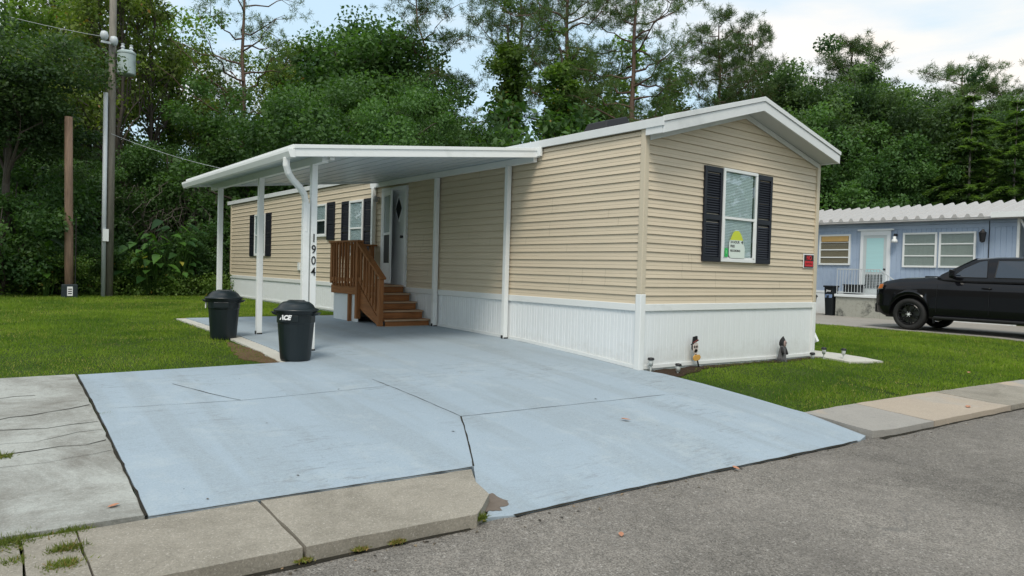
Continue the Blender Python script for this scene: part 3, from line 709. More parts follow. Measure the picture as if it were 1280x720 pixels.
def shutter(parent, face, a0, a1, z0, z1):
    b = MB()
    def bx(u0, u1, w0, w1, d0, d1):
        if face == 'x': b.box(-d1, -d0, u0, u1, w0, w1)
        else: b.box(u0, u1, -d1, -d0, w0, w1)
    f = .05
    bx(a0, a0+f, z0, z1, .012, .042); bx(a1-f, a1, z0, z1, .012, .042)
    zm = (z0+z1)/2-.04
    for w0, w1 in ((z0, z0+.07), (z1-.07, z1), (zm-.035, zm+.035)): bx(a0+f, a1-f, w0, w1, .012, .042)
    bx(a0+f, a1-f, z0, z1, .010, .018)
    z = z0+.08
    while z < z1-.09:
        if abs(z+.015-zm) > .055:
            if face == 'x': b.quad((-.038, a0+f, z), (-.038, a1-f, z), (-.02, a1-f, z+.028), (-.02, a0+f, z+.028))
            else: b.quad((a0+f, -.038, z), (a1-f, -.038, z), (a1-f, -.02, z+.028), (a0+f, -.02, z+.028))
        z += .034
    return b.build('shutter', m_shut, parent)
gw = window(house, 'y', 1.60, 2.43, 1.285, 2.61, split=.47)
shutter(house, 'y', 1.19, 1.595, 1.28, 2.60); shutter(house, 'y', 2.435, 2.835, 1.28, 2.60)
window(house, 'x', 14.1, 15.0, 1.30, 2.50); shutter(house, 'x', 15.02, 15.46, 1.29, 2.51); shutter(house, 'x', 13.66, 14.08, 1.29, 2.51)
window(house, 'x', 9.86, 10.55, 1.76, 2.54, dark_low=True); shutter(house, 'x', 9.42, 9.84, 1.68, 2.56); shutter(house, 'x', 10.57, 10.99, 1.68, 2.56)
window(house, 'x', 7.92, 8.6, 1.30, 2.52); shutter(house, 'x', 8.62, 9.02, 1.29, 2.53); shutter(house, 'x', 7.50, 7.90, 1.29, 2.53)
# front door with a diamond light, and the storm door left ajar
b = MB()
for q in ((6.03, 6.11, .74, 2.68), (6.97, 7.05, .74, 2.68), (6.11, 6.97, 2.60, 2.68)): b.box(-.06, .0, q[0], q[1], q[2], q[3])
b.box(-.07, 0, 6.03, 7.05, .70, .74); door = b.build('door', m_doorw, house, bevel=.005)
b = MB(); b.box(-.030, -.02, 6.11, 6.97, .745, 2.60); b.build('door_leaf', m_doorw, door)
b = MB(); b.prism([(6.34, 2.02), (6.46, 2.24), (6.34, 2.46), (6.22, 2.24)], .008, 'x', -.046)
b.build('diamond_window', m_dark, door)
b = MB()
pr = [(6.34, 1.98), (6.485, 2.24), (6.34, 2.50), (6.195, 2.24)]
for i in range(4): b.bar((-.042, *pr[i]), (-.042, *pr[(i+1) % 4]), .014, .022, up=(1, 0, 0))
b.build('diamond_frame', m_doorw, door)
b = MB(); b.tube([(-.03, 6.18, 1.68), (-.08, 6.18, 1.68)], [.022, .03], 10); b.build('handle', m_bolt, door, smooth=True)
b = MB(); th = math.radians(14); dy = Vector((-math.sin(th), -math.cos(th), 0)); nn = Vector((-dy.y, dy.x, 0)); base = Vector((-.065, 6.96, 0))
def sd(b, s0, s1, z0, z1, t=.03, o=0): b.add([tuple(base+dy*s+nn*k+Vector((0, 0, z))) for s, k, z in [(s0, o, z0), (s1, o, z0), (s1, o+t, z0), (s0, o+t, z0), (s0, o, z1), (s1, o, z1), (s1, o+t, z1), (s0, o+t, z1)]],
      [(0, 3, 2, 1), (4, 5, 6, 7), (0, 1, 5, 4), (1, 2, 6, 5), (2, 3, 7, 6), (3, 0, 4, 7)])
for q in ((0, .09, .76, 2.60), (.56, .65, .76, 2.60), (.09, .56, .76, 1.16), (.09, .56, 2.50, 2.60), (.09, .56, 1.72, 1.77)): sd(b, *q)
sdr = b.build('storm_door', m_doorw, house, bevel=.004)
b = MB(); sd(b, .09, .56, 1.16, 1.72, .006, .012); b.build('lower_screen', m_dark, sdr)
b = MB(); sd(b, .09, .56, 1.77, 2.50, .006, .012); b.build('pane', M('pale door glass', (.3, .36, .38), .1, .1), sdr)
# small wall fittings
b = MB(); b.box(-.05, -.01, 11.45, 11.6, .93, 1.13); b.build('outlet_cover', m_white, house, bevel=.008)
b = MB(); b.lathe([(.0, 0), (.05, .0), (.055, .05), (.03, .12), (0, .14)], 12, (-.09, 7.25, 2.42)); b.box(-.09, -.01, 7.22, 7.28, 2.5, 2.53); b.build('wall_lamp', M('grey lamp metal', (.25, .25, .24), .4), house, smooth=False)
b = MB(); b.box(-.02, -.006, .55, .56, HB+.25, HB+.25); 
# downspout on the right corner
b = MB(); b.bar((4.262, .05, 2.93), (4.262, .05, .18), .06, .08, up=(0, 1, 0)); b.bar((4.262, .05, .2), (4.30, -.02, .03), .06, .08, up=(0, 1, 0)); b.build('downspout', m_alu, house, bevel=.008)

# ------------------------------------------------------------------ carport
cp = thing('carport', 'white flat roofed carport with slim square posts and curved downspout', 'carport', (-2, 4.6, 0))
XO = -3.76; ZO, ZW, T = 2.505, 2.935, .135
zr = lambda x: ZW+(ZO-ZW)*(x/XO)
Y0, Y1o, Y1w = 2.08, 7.12, 7.5
def slab(b, x0, x1, y0, y1, t0, t1):
    b.add([(x0, y0, zr(x0)-t1), (x1, y0, zr(x1)-t1), (x1, y1, zr(x1)-t1), (x0, y1, zr(x0)-t1), (x0, y0, zr(x0)-t0), (x1, y0, zr(x1)-t0), (x1, y1, zr(x1)-t0), (x0, y1, zr(x0)-t0)],
          [(0, 3, 2, 1), (4, 5, 6, 7), (0, 1, 5, 4), (1, 2, 6, 5), (2, 3, 7, 6), (3, 0, 4, 7)])
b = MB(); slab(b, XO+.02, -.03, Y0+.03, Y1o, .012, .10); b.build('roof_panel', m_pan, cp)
b = MB()
x = XO+.3
while x < -.1: b.add([(x+dx, y, zr(x+dx)-.10-dz) for y in (Y0+.035, Y1o-.02) for dx, dz in ((-.007, -.002), (.007, -.002), (.007, .006), (-.007, .006))], [(0, 1, 2, 3), (7, 6, 5, 4), (0, 4, 5, 1), (1, 5, 6, 2), (2, 6, 7, 3), (3, 7, 4, 0)]); x += .305
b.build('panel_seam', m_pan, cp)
b = MB(); slab(b, XO-.03, .02, Y0-.012, Y0+.028, 0, .045); slab(b, XO-.02, .01, Y0, Y0+.028, .045, .142); b.build('front_fascia', m_alu, cp, bevel=.003)
b = MB(); slab(b, XO, 0, Y1o, Y1o+.03, 0, .13); b.build('back_fascia', m_alu, cp, bevel=.003)
b = MB(); b.box(XO-.035, XO+.01, Y0+.03, Y1o, ZO-.05, ZO+.002); b.build('roof_edge', m_alu, cp, bevel=.004)
b = MB(); b.prism([(XO-.075, ZO-.155), (XO-.012, ZO-.155), (XO-.012, ZO-.056), (XO-.1, ZO-.056), (XO-.1, ZO-.09)], Y1o-Y0, 'y', Y0+.0); b.build('gutter', m_alu, cp, bevel=.003)
for zz in (0,):
    pass
b = MB(); b.box(-3.39, -3.31, Y0+.12, Y1o-.05, zr(-3.35)-.20, zr(-3.35)-.105); b.build('outer_beam', m_alu, cp, bevel=.003)
b = MB(); b.box(-3.315, -3.30, Y0-.02, Y0+.1, zr(-3.35)-.14, zr(-3.35)-.145)
b = MB(); b.box(-.10, -.032, Y0+.04, Y1w, 2.72, 2.815); b.build('wall_beam', m_alu, cp, bevel=.003)
b = MB(); b.box(-.075, -.034, 1.995, 2.1, 2.80, 2.93); b.build('fascia_end_cap', m_alu, cp, bevel=.003)
def post(x, y, z0, z1, s=.078):
    b = MB(); b.box(x-s/2, x+s/2, y-s/2, y+s/2, z0+.032, z1); p = b.build('post', m_alu, cp, bevel=.006)
    b = MB(); b.box(x-s/2-.012, x-s/2-.002, y-.02, y+.02, z0+.03, z0+.08); b.box(x-s/2, x+s/2, y-s/2-.012, y-s/2-.003, z0+.03, z0+.05); b.build('base_bracket', m_bolt, p)
    for dz in (.03, .075):
        b = MB(); b.tube([(x, y-s/2-.001, z1+dz), (x, y-s/2-.018, z1+dz)], .009, 8); b.build('bolt', m_bolt, p)
    return p
for y in (4.55, 6.62): post(-3.35, y, gh(-3.35, y), 2.36)
post3 = post(-3.35, 2.55, gh(-3.35, 2.5), 2.36)
for i, dg in enumerate('1904'):
    text('house_number', dg, .15, m_black_paint, post3, (-3.352, 2.506, 1.375-.142*i), (PI/2, 0, 0), .002, sx=.85, bold=.001)
for y, zt in ((2.76, 2.72), (4.87, 2.72), (7.36, 2.72)):
    post(-.082, y, gh(0, y), zt)
b = MB()
Pd = [(-3.815, 2.26, 2.36), (-3.812, 2.27, 2.27), (-3.78, 2.29, 2.19), (-3.71, 2.34, 2.12), (-3.58, 2.43, 2.04), (-3.50, 2.49, 1.97), (-3.465, 2.525, 1.89), (-3.455, 2.535, 1.8), (-3.455, 2.535, 1.5)]
b.tube(Pd, .042, 10); b.box(-3.496, -3.414, 2.50, 2.57, .03, 1.86)
b.build('downspout', m_alu, cp, smooth=False, bevel=.004)
b = MB(); b.bar((-3.455, 2.53, .1), (-3.475, 2.40, .02), .08, .06); b.build('downspout_foot', m_alu, cp, bevel=.004)
b = MB(); b.box(-3.32, -3.26, Y0+.05, Y0+.11, zr(-3.3)-.175, zr(-3.3)-.12); b.build('beam_end_cap', m_white, cp)
b = MB(); b.box(-.9, -.7, 3.2, 3.42, zr(-.8)+.0, zr(-.8)+.05); b.build('roof_patch', m_alu, cp, bevel=.01)

# ------------------------------------------------------------------ wooden steps
WX = -.98; LZ = .735
stp = thing('wooden_steps', 'brown stained timber steps and landing with railing at the front door', 'steps', (WX/2, 6.2, 0))
b = MB()
for i in range(8): b.box(WX-.03, -.06, 6.10+.145*i, 6.10+.145*i+.138, LZ-.03, LZ)
b.build('landing', m_wx, stp, bevel=.004)
b = MB(); b.box(WX-.035, WX, 6.06, 7.28, LZ-.19, LZ-.033); b.box(WX, -.06, 7.24, 7.28, LZ-.19, LZ-.033); b.build('rim_board', m_wy, stp, bevel=.003)
b = MB(); b.box(WX+.01, WX+.02, 6.14, 7.24, .0, LZ-.19); b.box(WX+.02, -.06, 7.22, 7.23, .0, LZ-.19); b.build('white_skirt_panel', m_skirt, stp)
SY = [6.06-.245*k for k in range(5)]; SZ = [LZ-.147*k for k in range(1, 5)]
for k in range(5):
    zt = LZ-.147*k
    b = MB(); b.box(WX+.03, -.06, SY[k]-.0, SY[k]+.025, max(zt-.147, .01)+.002, zt-.033); b.build('riser', m_wx, stp, bevel=.002)
for k in range(4):
    zt = SZ[k]
    b = MB(); b.box(WX-.0, -.05, SY[k]-.245-.02, SY[k]-.003, zt-.03, zt); t = b.build('tread', m_wx, stp, bevel=.003)
    b = MB(); b.box(WX-.0, -.05, SY[k]-.245-.026, SY[k]-.245-.021, zt-.028, zt-.0); b.build('worn_edge', m_tread, t)
b = MB(); b.box(WX-.0, -.05, 6.032, 6.055, LZ-.03, LZ-.001); b.build('worn_edge', m_tread, stp)
b = MB(); b.box(WX-.0, -.05, SY[4]-.06, SY[4]-.002, .0, .035); b.build('toe_board', m_tread, stp)
b = MB()
for xx in (WX-.012,):
    b.prism([(6.06, LZ-.19), (6.06, LZ-.03), (5.08, .0), (5.08+.12, 0), (5.9, LZ-.5), (6.06, LZ-.42)], .034, 'x', xx)
b.build('stringer', m_wy, stp)
def pst(x, y, z0, z1, s=.088, nm='newel_post'):
    b = MB(); b.box(x-s/2, x+s/2, y-s/2, y+s/2, z0, z1); b.build(nm, m_wz, stp, bevel=.004)
pst(WX-.04, 6.06, .10, 1.53); pst(WX-.02, 7.24, LZ, 1.53); pst(WX-.04, 5.16, .0, .87); pst(-.16, 7.24, LZ, 1.50)
b = MB(); b.box(WX-.10, WX+.03, 5.99, 7.30, 1.53, 1.568); b.build('top_rail', m_wy, stp, bevel=.004)
b = MB(); b.box(WX-.06, -.06, 7.18, 7.31, 1.50, 1.535); b.build('top_rail', m_wx, stp, bevel=.004)
b = MB(); b.bar((WX-.04, 6.08, 1.555), (WX-.04, 5.07, .87), .12, .038); b.build('hand_rail', m_wy, stp, bevel=.004)
b = MB(); b.bar((WX-.04, 6.02, .86), (WX-.04, 5.2, .235), .038, .085); b.build('bottom_rail', m_wy, stp, bevel=.003)
b = MB(); b.box(WX-.06, WX-.022, 6.10, 7.2, LZ+.05, LZ+.12); b.build('bottom_rail', m_wy, stp, bevel=.003)
for k in range(8):
    y = 6.19+.128*k; b = MB(); b.box(WX-.078, WX-.042+.0, y-.018, y+.018, LZ-.04, 1.53); b.build('baluster', m_wz, stp, bevel=.002)
for k in range(6):
    y = 5.30+.118*k; t = (y-5.07)/(6.08-5.07); b = MB(); b.box(WX-.078, WX-.042, y-.018, y+.018, .21+.66*(y-5.16)/.9-.02, .87+(.685)*t-.01); b.build('baluster', m_wz, stp, bevel=.002)
for k in range(5):
    x = -.3-.14*k; b = MB(); b.box(x-.018, x+.018, 7.22, 7.256, LZ, 1.50); b.build('baluster', m_wz, stp, bevel=.002)
pst(WX+.0-.015, 6.45, 0, LZ-.19, .07, 'support_post')

# ------------------------------------------------------------------ signs
sg = thing('window_sign', 'small yellow topped sign with black print propped inside the gable window', 'sign', (1.93, -.03, 1.36))
b = MB(); b.prism([(1.80, 1.345), (2.14, 1.345), (2.14, 1.5), (2.08, 1.60), (1.78, 1.60), (1.76, 1.55), (1.76, 1.38)], .003, 'y', -.0585); b.build('panel', M('pale sign face', (.66, .74, .68), .5, .03), sg)
b = MB(); b.prism([(1.785, 1.601), (2.10, 1.601), (2.04, 1.69), (1.99, 1.735), (1.90, 1.735), (1.85, 1.70)], .003, 'y', -.0585); b.build('yellow_top', M('yellow sign top', (.55, .62, .05), .5, .04), sg)
for i, (s, z, sz) in enumerate((('24 HOUR', 1.555, .052), ('FREE', 1.497, .05), ('RECORDING', 1.435, .042))):
    text('print', s, sz, m_black_paint, sg, (1.79, -.0592, z), (PI/2, 0, 0), .0004, 'LEFT', bold=.0015)
b = MB(); b.prism([(2.045, 1.575), (2.085, 1.60), (2.085, 1.545)], .002, 'y', -.0605); b.build('arrow', m_black_paint, sg)
s2 = thing('window_sticker', 'small green sticker in the lower left corner of the gable window', 'sticker', (1.69, -.03, 1.38))
b = MB(); b.box(1.66, 1.735, -.059, -.057, 1.355, 1.48); b.build('sticker', M('green sticker', (.03, .42, .1), .4, .05), s2)
b = MB(); b.box(1.685, 1.71, -.0605, -.0593, 1.40, 1.45); b.build('mark', M('light green mark', (.2, .6, .25), .4), s2)
s3 = thing('warning_sign', 'small black and red warning sign on the beige siding by the right corner', 'sign', (3.98, -.03, 1.24))
b = MB(); b.box(3.80, 4.115, -.026, -.020, 1.245, 1.475); b.build('border', m_letter, s3)
b = MB(); b.box(3.82, 4.10, -.031, -.0265, 1.255, 1.458); b.build('panel', m_black, s3)
mred = M('red sign print', (.55, .02, .03), .5, .05)
text('print', 'NO', .095, mred, s3, (3.96, -.0325, 1.378), (PI/2, 0, 0), .001, bold=.004)
b = MB(); b.box(3.835, 4.085, -.0325, -.0315, 1.272, 1.36); b.build('red_band', mred, s3)
text('print', 'TRESPASSING', .034, m_black_paint, s3, (3.96, -.0335, 1.303), (PI/2, 0, 0), .0004)

# ------------------------------------------------------------------ rubbish bins
def bin_thing(label, loc, rz, lid_tilt=0, ace=False):
    t = thing('trash_bin', label, 'trash bin', (0, 0, 0), 0, 'round dark rubbish bins on the lawn edge')
    wob = lambda a, z: 1+.012*(1 if math.cos(a*16) > .2 else 0)*(1 if .08 < z < .45 else 0)
    b = MB(); b.lathe([(.165, 0), (.172, .015), (.178, .06), (.205, .43), (.212, .44), (.214, .445), (.217, .54), (.232, .545), (.234, .56), (.236, .575), (.226, .58)], 48, wob=wob); b.build('body', m_plast, t, smooth=False, local=True, bevel=.0)
    b = MB(); b.lathe([(.25, .572), (.256, .580), (.254, .597), (.235, .603), (.215, .612), (.19, .65), (.15, .68), (.08, .695), (.001, .698)], 40, wob=lambda a, z: 1.0)
    lid = b.build('lid', m_plast, t, smooth=True, local=True)
    b = MB(); b.prism([(-.17, .60), (-.155, .66), (-.08, .703), (.08, .703), (.155, .66), (.17, .60)], .09, 'y', -.045); b.build('lid_grip', m_plast, lid, local=True, bevel=.012)
    for s in (-1, 1):
        b = MB(); b.add([(s*x, y, z) for x, y, z in [(.22, -.06, .52), (.27, -.05, .535), (.27, .05, .535), (.22, .06, .52), (.22, -.06, .56), (.285, -.05, .565), (.285, .05, .565), (.22, .06, .56)]], [(0, 3, 2, 1), (4, 5, 6, 7), (0, 1, 5, 4), (1, 2, 6, 5), (2, 3, 7, 6), (3, 0, 4, 7)]); b.build('handle', m_plast, t, local=True, bevel=.006)
    b = MB(); b.box(-.10, .10, -.222, -.20, .455, .535); b.build('front_plate', m_plast, t, local=True, bevel=.006)
    if ace:
        # letters wrapped round the rim
        for ch, a in (('A', -1.975), ('C', -1.77), ('E', -1.585)):
            text('letter', ch, .072, m_letter, t, (.2365*math.cos(a), .2365*math.sin(a), .485), (PI/2, 0, a+PI/2), .002, shear=.3, bold=.004)
    else:
        b = MB(); b.box(-.245, -.232, -.03, .03, .44, .53); b.build('tag', m_white, t, local=True)
    t.location = loc; t.rotation_euler = (0, 0, rz)
    return t
bin_thing('dark round rubbish bin with white ACE lettering at the lawn corner of the drive', (-3.775, 1.96, gh(-3.8, 2.0)+.028), math.radians(-40), ace=True)
bin_thing('dark round rubbish bin without lettering standing farther back on the grass', (-3.92, 4.33, gh(-4, 4.4)+.0), math.radians(-25))

# ------------------------------------------------------------------ halloween stakes and solar lights
sk = thing('skeleton_stake', 'small skull in a black top hat over an orange sign by the skirting', 'yard ornament', (0, 0, 0))
mbone = M('bone white', (.6, .52, .48), .6, .1, 20); morg = M('orange sign', (.6, .33, .08), .6, .15, 30)
b = MB(); b.bar((.065, 0, 0), (-.015, 0, .19), .018, .012, up=(0, 1, 0)); b.build('stake', m_black, sk, local=True)
sh = MB(); sh.lathe([(0, -.008), (.055, -.008), (.058, 0), (.055, .008), (0, .008)], 20, (0, 0, 0), 1, 1.25); me_pts = [(x*1.0, z, y) for x, y, z in sh.v]
b = MB(); b.add([(x-.03, y, z+.275) for x, y, z in me_pts], sh.f); b.add([(x*.62-.022, y, z*.5+.222) for x, y, z in me_pts], sh.f); b.build('skull', mbone, sk, local=True)
for dx in (-.053, -.01):
    b = MB(); b.add([(x*.24+dx, y*1.3-.002, z*.24+.285) for x, y, z in me_pts], sh.f); b.build('eye_socket', m_black, sk, local=True)
b = MB(); b.prism([(-.036, .248), (-.026, .248), (-.031, .262)], .022, 'y', -.012); b.prism([(-.055, .222), (-.005, .228), (-.02, .213)], .022, 'y', -.012); b.build('nose_and_mouth', m_black, sk, local=True)
b = MB(); b.bar((-.115, 0, .315), (.03, 0, .37), .012, .014, up=(0, 1, 0)); b.prism([(-.09, .33), (.005, .365), (-.003, .425), (-.075, .415)], .02, 'y', -.01); b.prism([(-.1, .322), (-.085, .30), (-.09, .24), (-.105, .27)], .01, 'y', -.005); hat = b.build('top_hat', m_black, sk, local=True)
b = MB(); b.bar((-.088, -.012, .342), (.004, -.012, .377), .003, .013, up=(0, 1, 0)); b.build('hat_band', M('dull red band', (.3, .06, .05), .7), hat, local=True)
b = MB(); b.prism([(-.075, .115), (-.04, .10), (.05, .11), (.075, .145), (.045, .18), (-.05, .18), (-.08, .15)], .012, 'y', -.016); b.build('sign_board', morg, sk, local=True, bevel=.003)
sk.location = (1.06, -.09, gh(1.06, -.1)+.0); sk.scale = (1.05, 1.05, 1.05)
rp = thing('reaper_figure', 'small hooded ghoul figure in a ragged grey black robe by the skirting', 'yard ornament', (0, 0, 0))
mrobe = M('ragged grey robe', (.10, .10, .105), .9, .7, 14, .4, 60, .006, st=(2.5, 2.5, .3)); mhood = M('black cloth', (.02, .02, .022), .9, .4, 30)
b = MB(); b.lathe([(.085, 0), (.075, .06), (.062, .14), (.055, .2), (.048, .245), (.02, .27)], 40, (0, 0, 0), 1, .6, wob=lambda a, z: 1+.14*math.sin(a*9)+.07*math.sin(a*17+z*30)+.25*max(0, .08-z)*math.sin(a*5)*4); b.build('robe', mrobe, rp, local=True, smooth=True)
b = MB()
for k in range(14):
    a = -PI+k*PI/13; x = .08*math.cos(a); y = .05*math.sin(a); b.add([(x-.012, y, .05), (x+.012, y, .05), (x*1.35+.004, y*1.3, -.005-.02*(k % 3))], [(0, 1, 2)])
b.build('ragged_hem', mrobe, rp, local=True, fix=False)
for s in (-1, 1):
    b = MB(); b.tube([(s*.04, -.01, .225), (s*.055, -.03, .17), (s*.05, -.045, .125)], [.018, .018, .02], 8); b.build('sleeve', mhood, rp, local=True, smooth=True)
b = MB(); b.lathe([(.03, .23), (.052, .255), (.056, .295), (.046, .335), (.02, .375), (.002, .40)], 20, (0, .012, 0), .95, .85); b.build('hood', mhood, rp, local=True, smooth=True)
b = MB(); b.lathe([(.004, .235), (.022, .245), (.028, .27), (.032, .3), (.02, .33), (.003, .335)], 14, (-.003, -.03, 0), .95, .6); b.build('skull_face', M('dusty pink skull', (.33, .24, .22), .7, .2, 40), rp, local=True, smooth=True)
for s in (-1, 1):
    b = MB(); b.lathe([(.001, -.008), (.009, 0), (.001, .008)], 8, (s*.012-.003, -.047, .30)); b.build('eye_socket', m_black, rp, local=True)
rp.location = (3.1, -.13, gh(3.1, -.1)); rp.rotation_euler = (0, math.radians(6), 0); rp.scale = (1.05, 1.05, 1.0)
mclear = M('clear plastic', (.55, .58, .56), .15, .05, spec=.6)
def solar(label, x, y, h=.14, tilt=0, clear=True):
    t = thing('solar_light', label, 'garden light', (0, 0, 0), 0, 'little solar stake lights along the mulch bed')
    b = MB(); b.lathe([(.0, h-.004), (.042, h-.004), (.044, h+.006), (.036, h+.024), (0, h+.03)], 16); b.build('cap', m_black, t, local=True, smooth=False)
    b = MB(); b.lathe([(.026, h-.075), (.031, h-.03), (.032, h-.005)], 14); b.build('lens', mclear, t, local=True, smooth=True)
    b = MB(); b.lathe([(.008, -.02), (.012, h-.085), (.026, h-.077)], 10); b.build('stake', m_black if not clear else mclear, t, local=True)
    t.location = (x, y, gh(x, y)+.0); t.rotation_euler = (0, tilt, 0)
solar('black capped solar light against the white corner post at the drive', .13, -.09, .17)
solar('black capped solar light leaning in the dark mulch near the drive', .46, -.26, .11, .1)
solar('clear solar light half sunk in the mulch right of the ghoul figure', 3.95, -.16, .09, -.1)
solar('black capped solar light standing at the foot of the right corner', 4.18, -.22, .17)
solar('black capped solar light at the edge of the pale side path', 4.42, -.42, .17, .06)
# ------------------------------------------------------------------ the blue home next door
BX = 18.2; BY0, BY1, BZ = 1.38, 13.0, -.22
blue = thing('mobile_home', 'pale blue mobile home with ribbed white metal roof behind the black pickup', 'house', (BX+1.8, 6, BZ))
m_blue = M('pale blue painted siding', (.34, .42, .54), .55, .08, 1.2, dirt=(.20, .27, .40), dscale=.9, dlo=.5, dhi=.9)
b = MB(); y = BY0; pts = []
while y < BY1: pts += [(y, 0), (y+.012, .012), (y+.024, 0)]; y += .152
pts.append((BY1, 0))
for (u, o1), (v, o2) in zip(pts[:-1], pts[1:]): b.quad((BX+o1, v, .62), (BX+o1*0+o2, v, .62), (BX+o2, v, 2.82), (BX+o1, u, 2.82)) if 0 else b.quad((BX+o2, v, .62), (BX+o1, u, .62), (BX+o1, u, 2.80), (BX+o2, v, 2.80))
b.box(BX+.02, BX+3.6, BY0, BY1, .55, 3.1); b.build('siding', m_blue, blue, fix=False)
b = MB()
for k, (z0, z1) in enumerate(((2.80, 2.93), (2.935, 3.02), (3.025, 3.09))): b.box(BX-.018-.004*k, BX+.02, BY0-.02, BY1, z0, z1)
b.build('eave_panel', m_blue, blue, bevel=.006)
b = MB(); b.box(BX+.0, BX+.04, BY0, BY1, BZ-.1, .60); b.box(BX-.015, BX+.02, BY0, BY1, .56, .64); b.build('skirting', m_skirt, blue)
b = MB(); b.box(BX-.03, BX+.03, BY0-.03, BY0+.04, BZ, 3.05); b.build('corner_trim', m_white, blue)
# ribbed roof: pans with raised ribs running down the slope
m_rib = M('white ribbed metal roof', (.42, .41, .40), .45, .08, 2, dirt=(.40, .38, .36), dscale=1.3, dlo=.5, dhi=.85, st=(1, 3, 1))
b = MB(); zre = lambda x: 3.10+(x-17.85)*.235
P = []; y = -4.2
while y < BY1+.3: P += [(y, 0), (y+.17, 0), (y+.235, .11), (y+.30, .11), (y+.365, 0)]; y += .366
for (u, h1), (v, h2) in zip(P[:-1], P[1:]): 
    b.quad((17.85, v, zre(17.85)+h2), (17.85, u, zre(17.85)+h1), (20.6, u, zre(20.6)+h1), (20.6, v, zre(20.6)+h2))
    if h1 or h2: b.quad((17.85, u, 3.09), (17.85, v, 3.09), (17.85, v, 3.1+h2), (17.85, u, 3.1+h1))
b.box(17.86, 20.6, -4.2, BY1+.3, 3.04, 3.095)
b.build('roof', m_rib, blue, fix=False)
b = MB(); b.prism([(20.6, 3.74), (22.1, 3.2), (22.1, 3.14), (20.6, 3.66)], BY1+4.5, 'y', -4.2); b.build('roof', m_rib, blue)
b = MB(); b.box(17.78, 17.85, -4.2, 2.0, 3.06, 3.23); b.build('gutter', m_alu, blue)
b = MB(); b.bar((18.1, .3, BZ), (18.1, .3, 3.05), .07, .07); b.bar((18.14, 1.32, 3.0), (18.14, .62, 1.5), .06, .05); b.build('carport_post', m_white, blue)
b = MB(); b.box(19.6, 22, -3.6, BY0-.1, BZ, 2.9); b.build('storage_wall', M('plain tan wall', (.30, .26, .2), .8), blue)  # one even tan over the whole storage wall
def bwin(y0, y1, z0, z1, nl, cur, nm='window'):
    b = MB(); f = .06; t = BX-.05
    for q in ((y0, y1, z0, z0+f), (y0, y1, z1-f, z1), (y0, y0+f, z0+f, z1-f), (y1-f, y1, z0+f, z1-f)): b.box(t, BX, *q)
    wn = b.build(nm, m_white, blue)
    for k in range(1, nl):
        z = z0+(z1-z0)*k/nl; b = MB(); b.box(t+.008, BX-.005, y0+f, y1-f, z-.02, z+.02); b.build('bar', m_white, wn)
    b = MB(); b.box(BX-.02, BX-.012, y0+f, y1-f, z0+f, z1-f); b.build('curtain', cur, wn)
    b = MB(); b.box(BX-.032, BX-.029, y0+f, y1-f, z0+f, z1-f); b.build('pane', m_glass, wn); return wn
m_cur = M('grey drawn curtain', (.42, .41, .37), .8, .12, 5, st=(1, 3, .2)); m_cur2 = M('brown drawn blind', (.32, .23, .15), .8, .12, 5, st=(1, .3, 3)); m_ply = M('yellow plywood', (.55, .36, .14), .8, .2, 5)
bwin(3.62, 4.68, 1.53, 2.68, 3, m_cur); bwin(2.50, 3.56, 1.53, 2.68, 3, m_cur)
w1 = bwin(6.46, 7.62, 1.58, 2.68, 4, m_cur2); b = MB(); b.box(BX-.042, BX-.036, 6.54, 7.54, 2.40, 2.62); b.build('plywood_panel', m_ply, w1)
b = MB()
for q in ((5.08, 5.2, .62, 2.78), (6.0, 6.1, .62, 2.78), (5.2, 6.0, 2.62, 2.78)): b.box(BX-.05, BX, *q)
b.box(BX-.09, BX, 4.98, 6.2, 2.78, 2.84); bd = b.build('door', m_doorw, blue)
b = MB(); b.box(BX-.04, BX-.02, 5.2, 6.0, .62, 2.62); b.build('door_leaf', M('grey white door leaf', (.5, .55, .56), .5), bd)
b = MB(); b.box(BX-.046, BX-.041, 5.3, 5.88, 1.35, 2.52); b.build('jalousie_glass', M('pale aqua glass', (.42, .66, .68), .15, .08, 4, st=(1, .2, 6)), bd)
b = MB()
for k in range(9):
    z = .80+.055*k; b.bar((BX-.05, 5.3, z), (BX-.05, 5.88, z), .012, .012)
for k in range(7): b.bar((BX-.05, 5.3+.096*k, .8), (BX-.05, 5.35+.085*k, 1.28), .01, .01)
b.build('scroll_grille', m_bolt, bd)
b = MB(); b.tube([(BX-.05, 5.24, 1.45), (BX-.11, 5.24, 1.45)], .03, 8); b.build('handle', m_bolt, bd)
b = MB(); b.lathe([(.11, 0), (.09, .08), (.05, .13), (.05, .2), (.0, .21)], 14, (BX-.16, 4.9, 2.36)); la = b.build('wall_lamp', m_white, blue, smooth=True)
b = MB(); b.tube([(BX, 4.9, 2.62), (BX-.16, 4.9, 2.62), (BX-.16, 4.9, 2.55)], .04, 8); b.build('bracket', m_black, la)
b = MB(); b.lathe([(.03, 0), (.07, .03), (.10, .28), (.11, .3), (.05, .36), (.015, .42)], 6, (BX-.2, 2.27, 2.32)); la = b.build('lantern', m_black, blue)
b = MB(); b.tube([(BX, 2.27, 2.55), (BX-.12, 2.27, 2.72), (BX-.2, 2.27, 2.72)], .018, 6); b.build('bracket', m_black, la)
b = MB(); b.tube([(BX-.02, 2.15, 3.0), (BX-.02, 2.15, 1.2)], .012, 5); b.build('cable', m_bolt, blue)
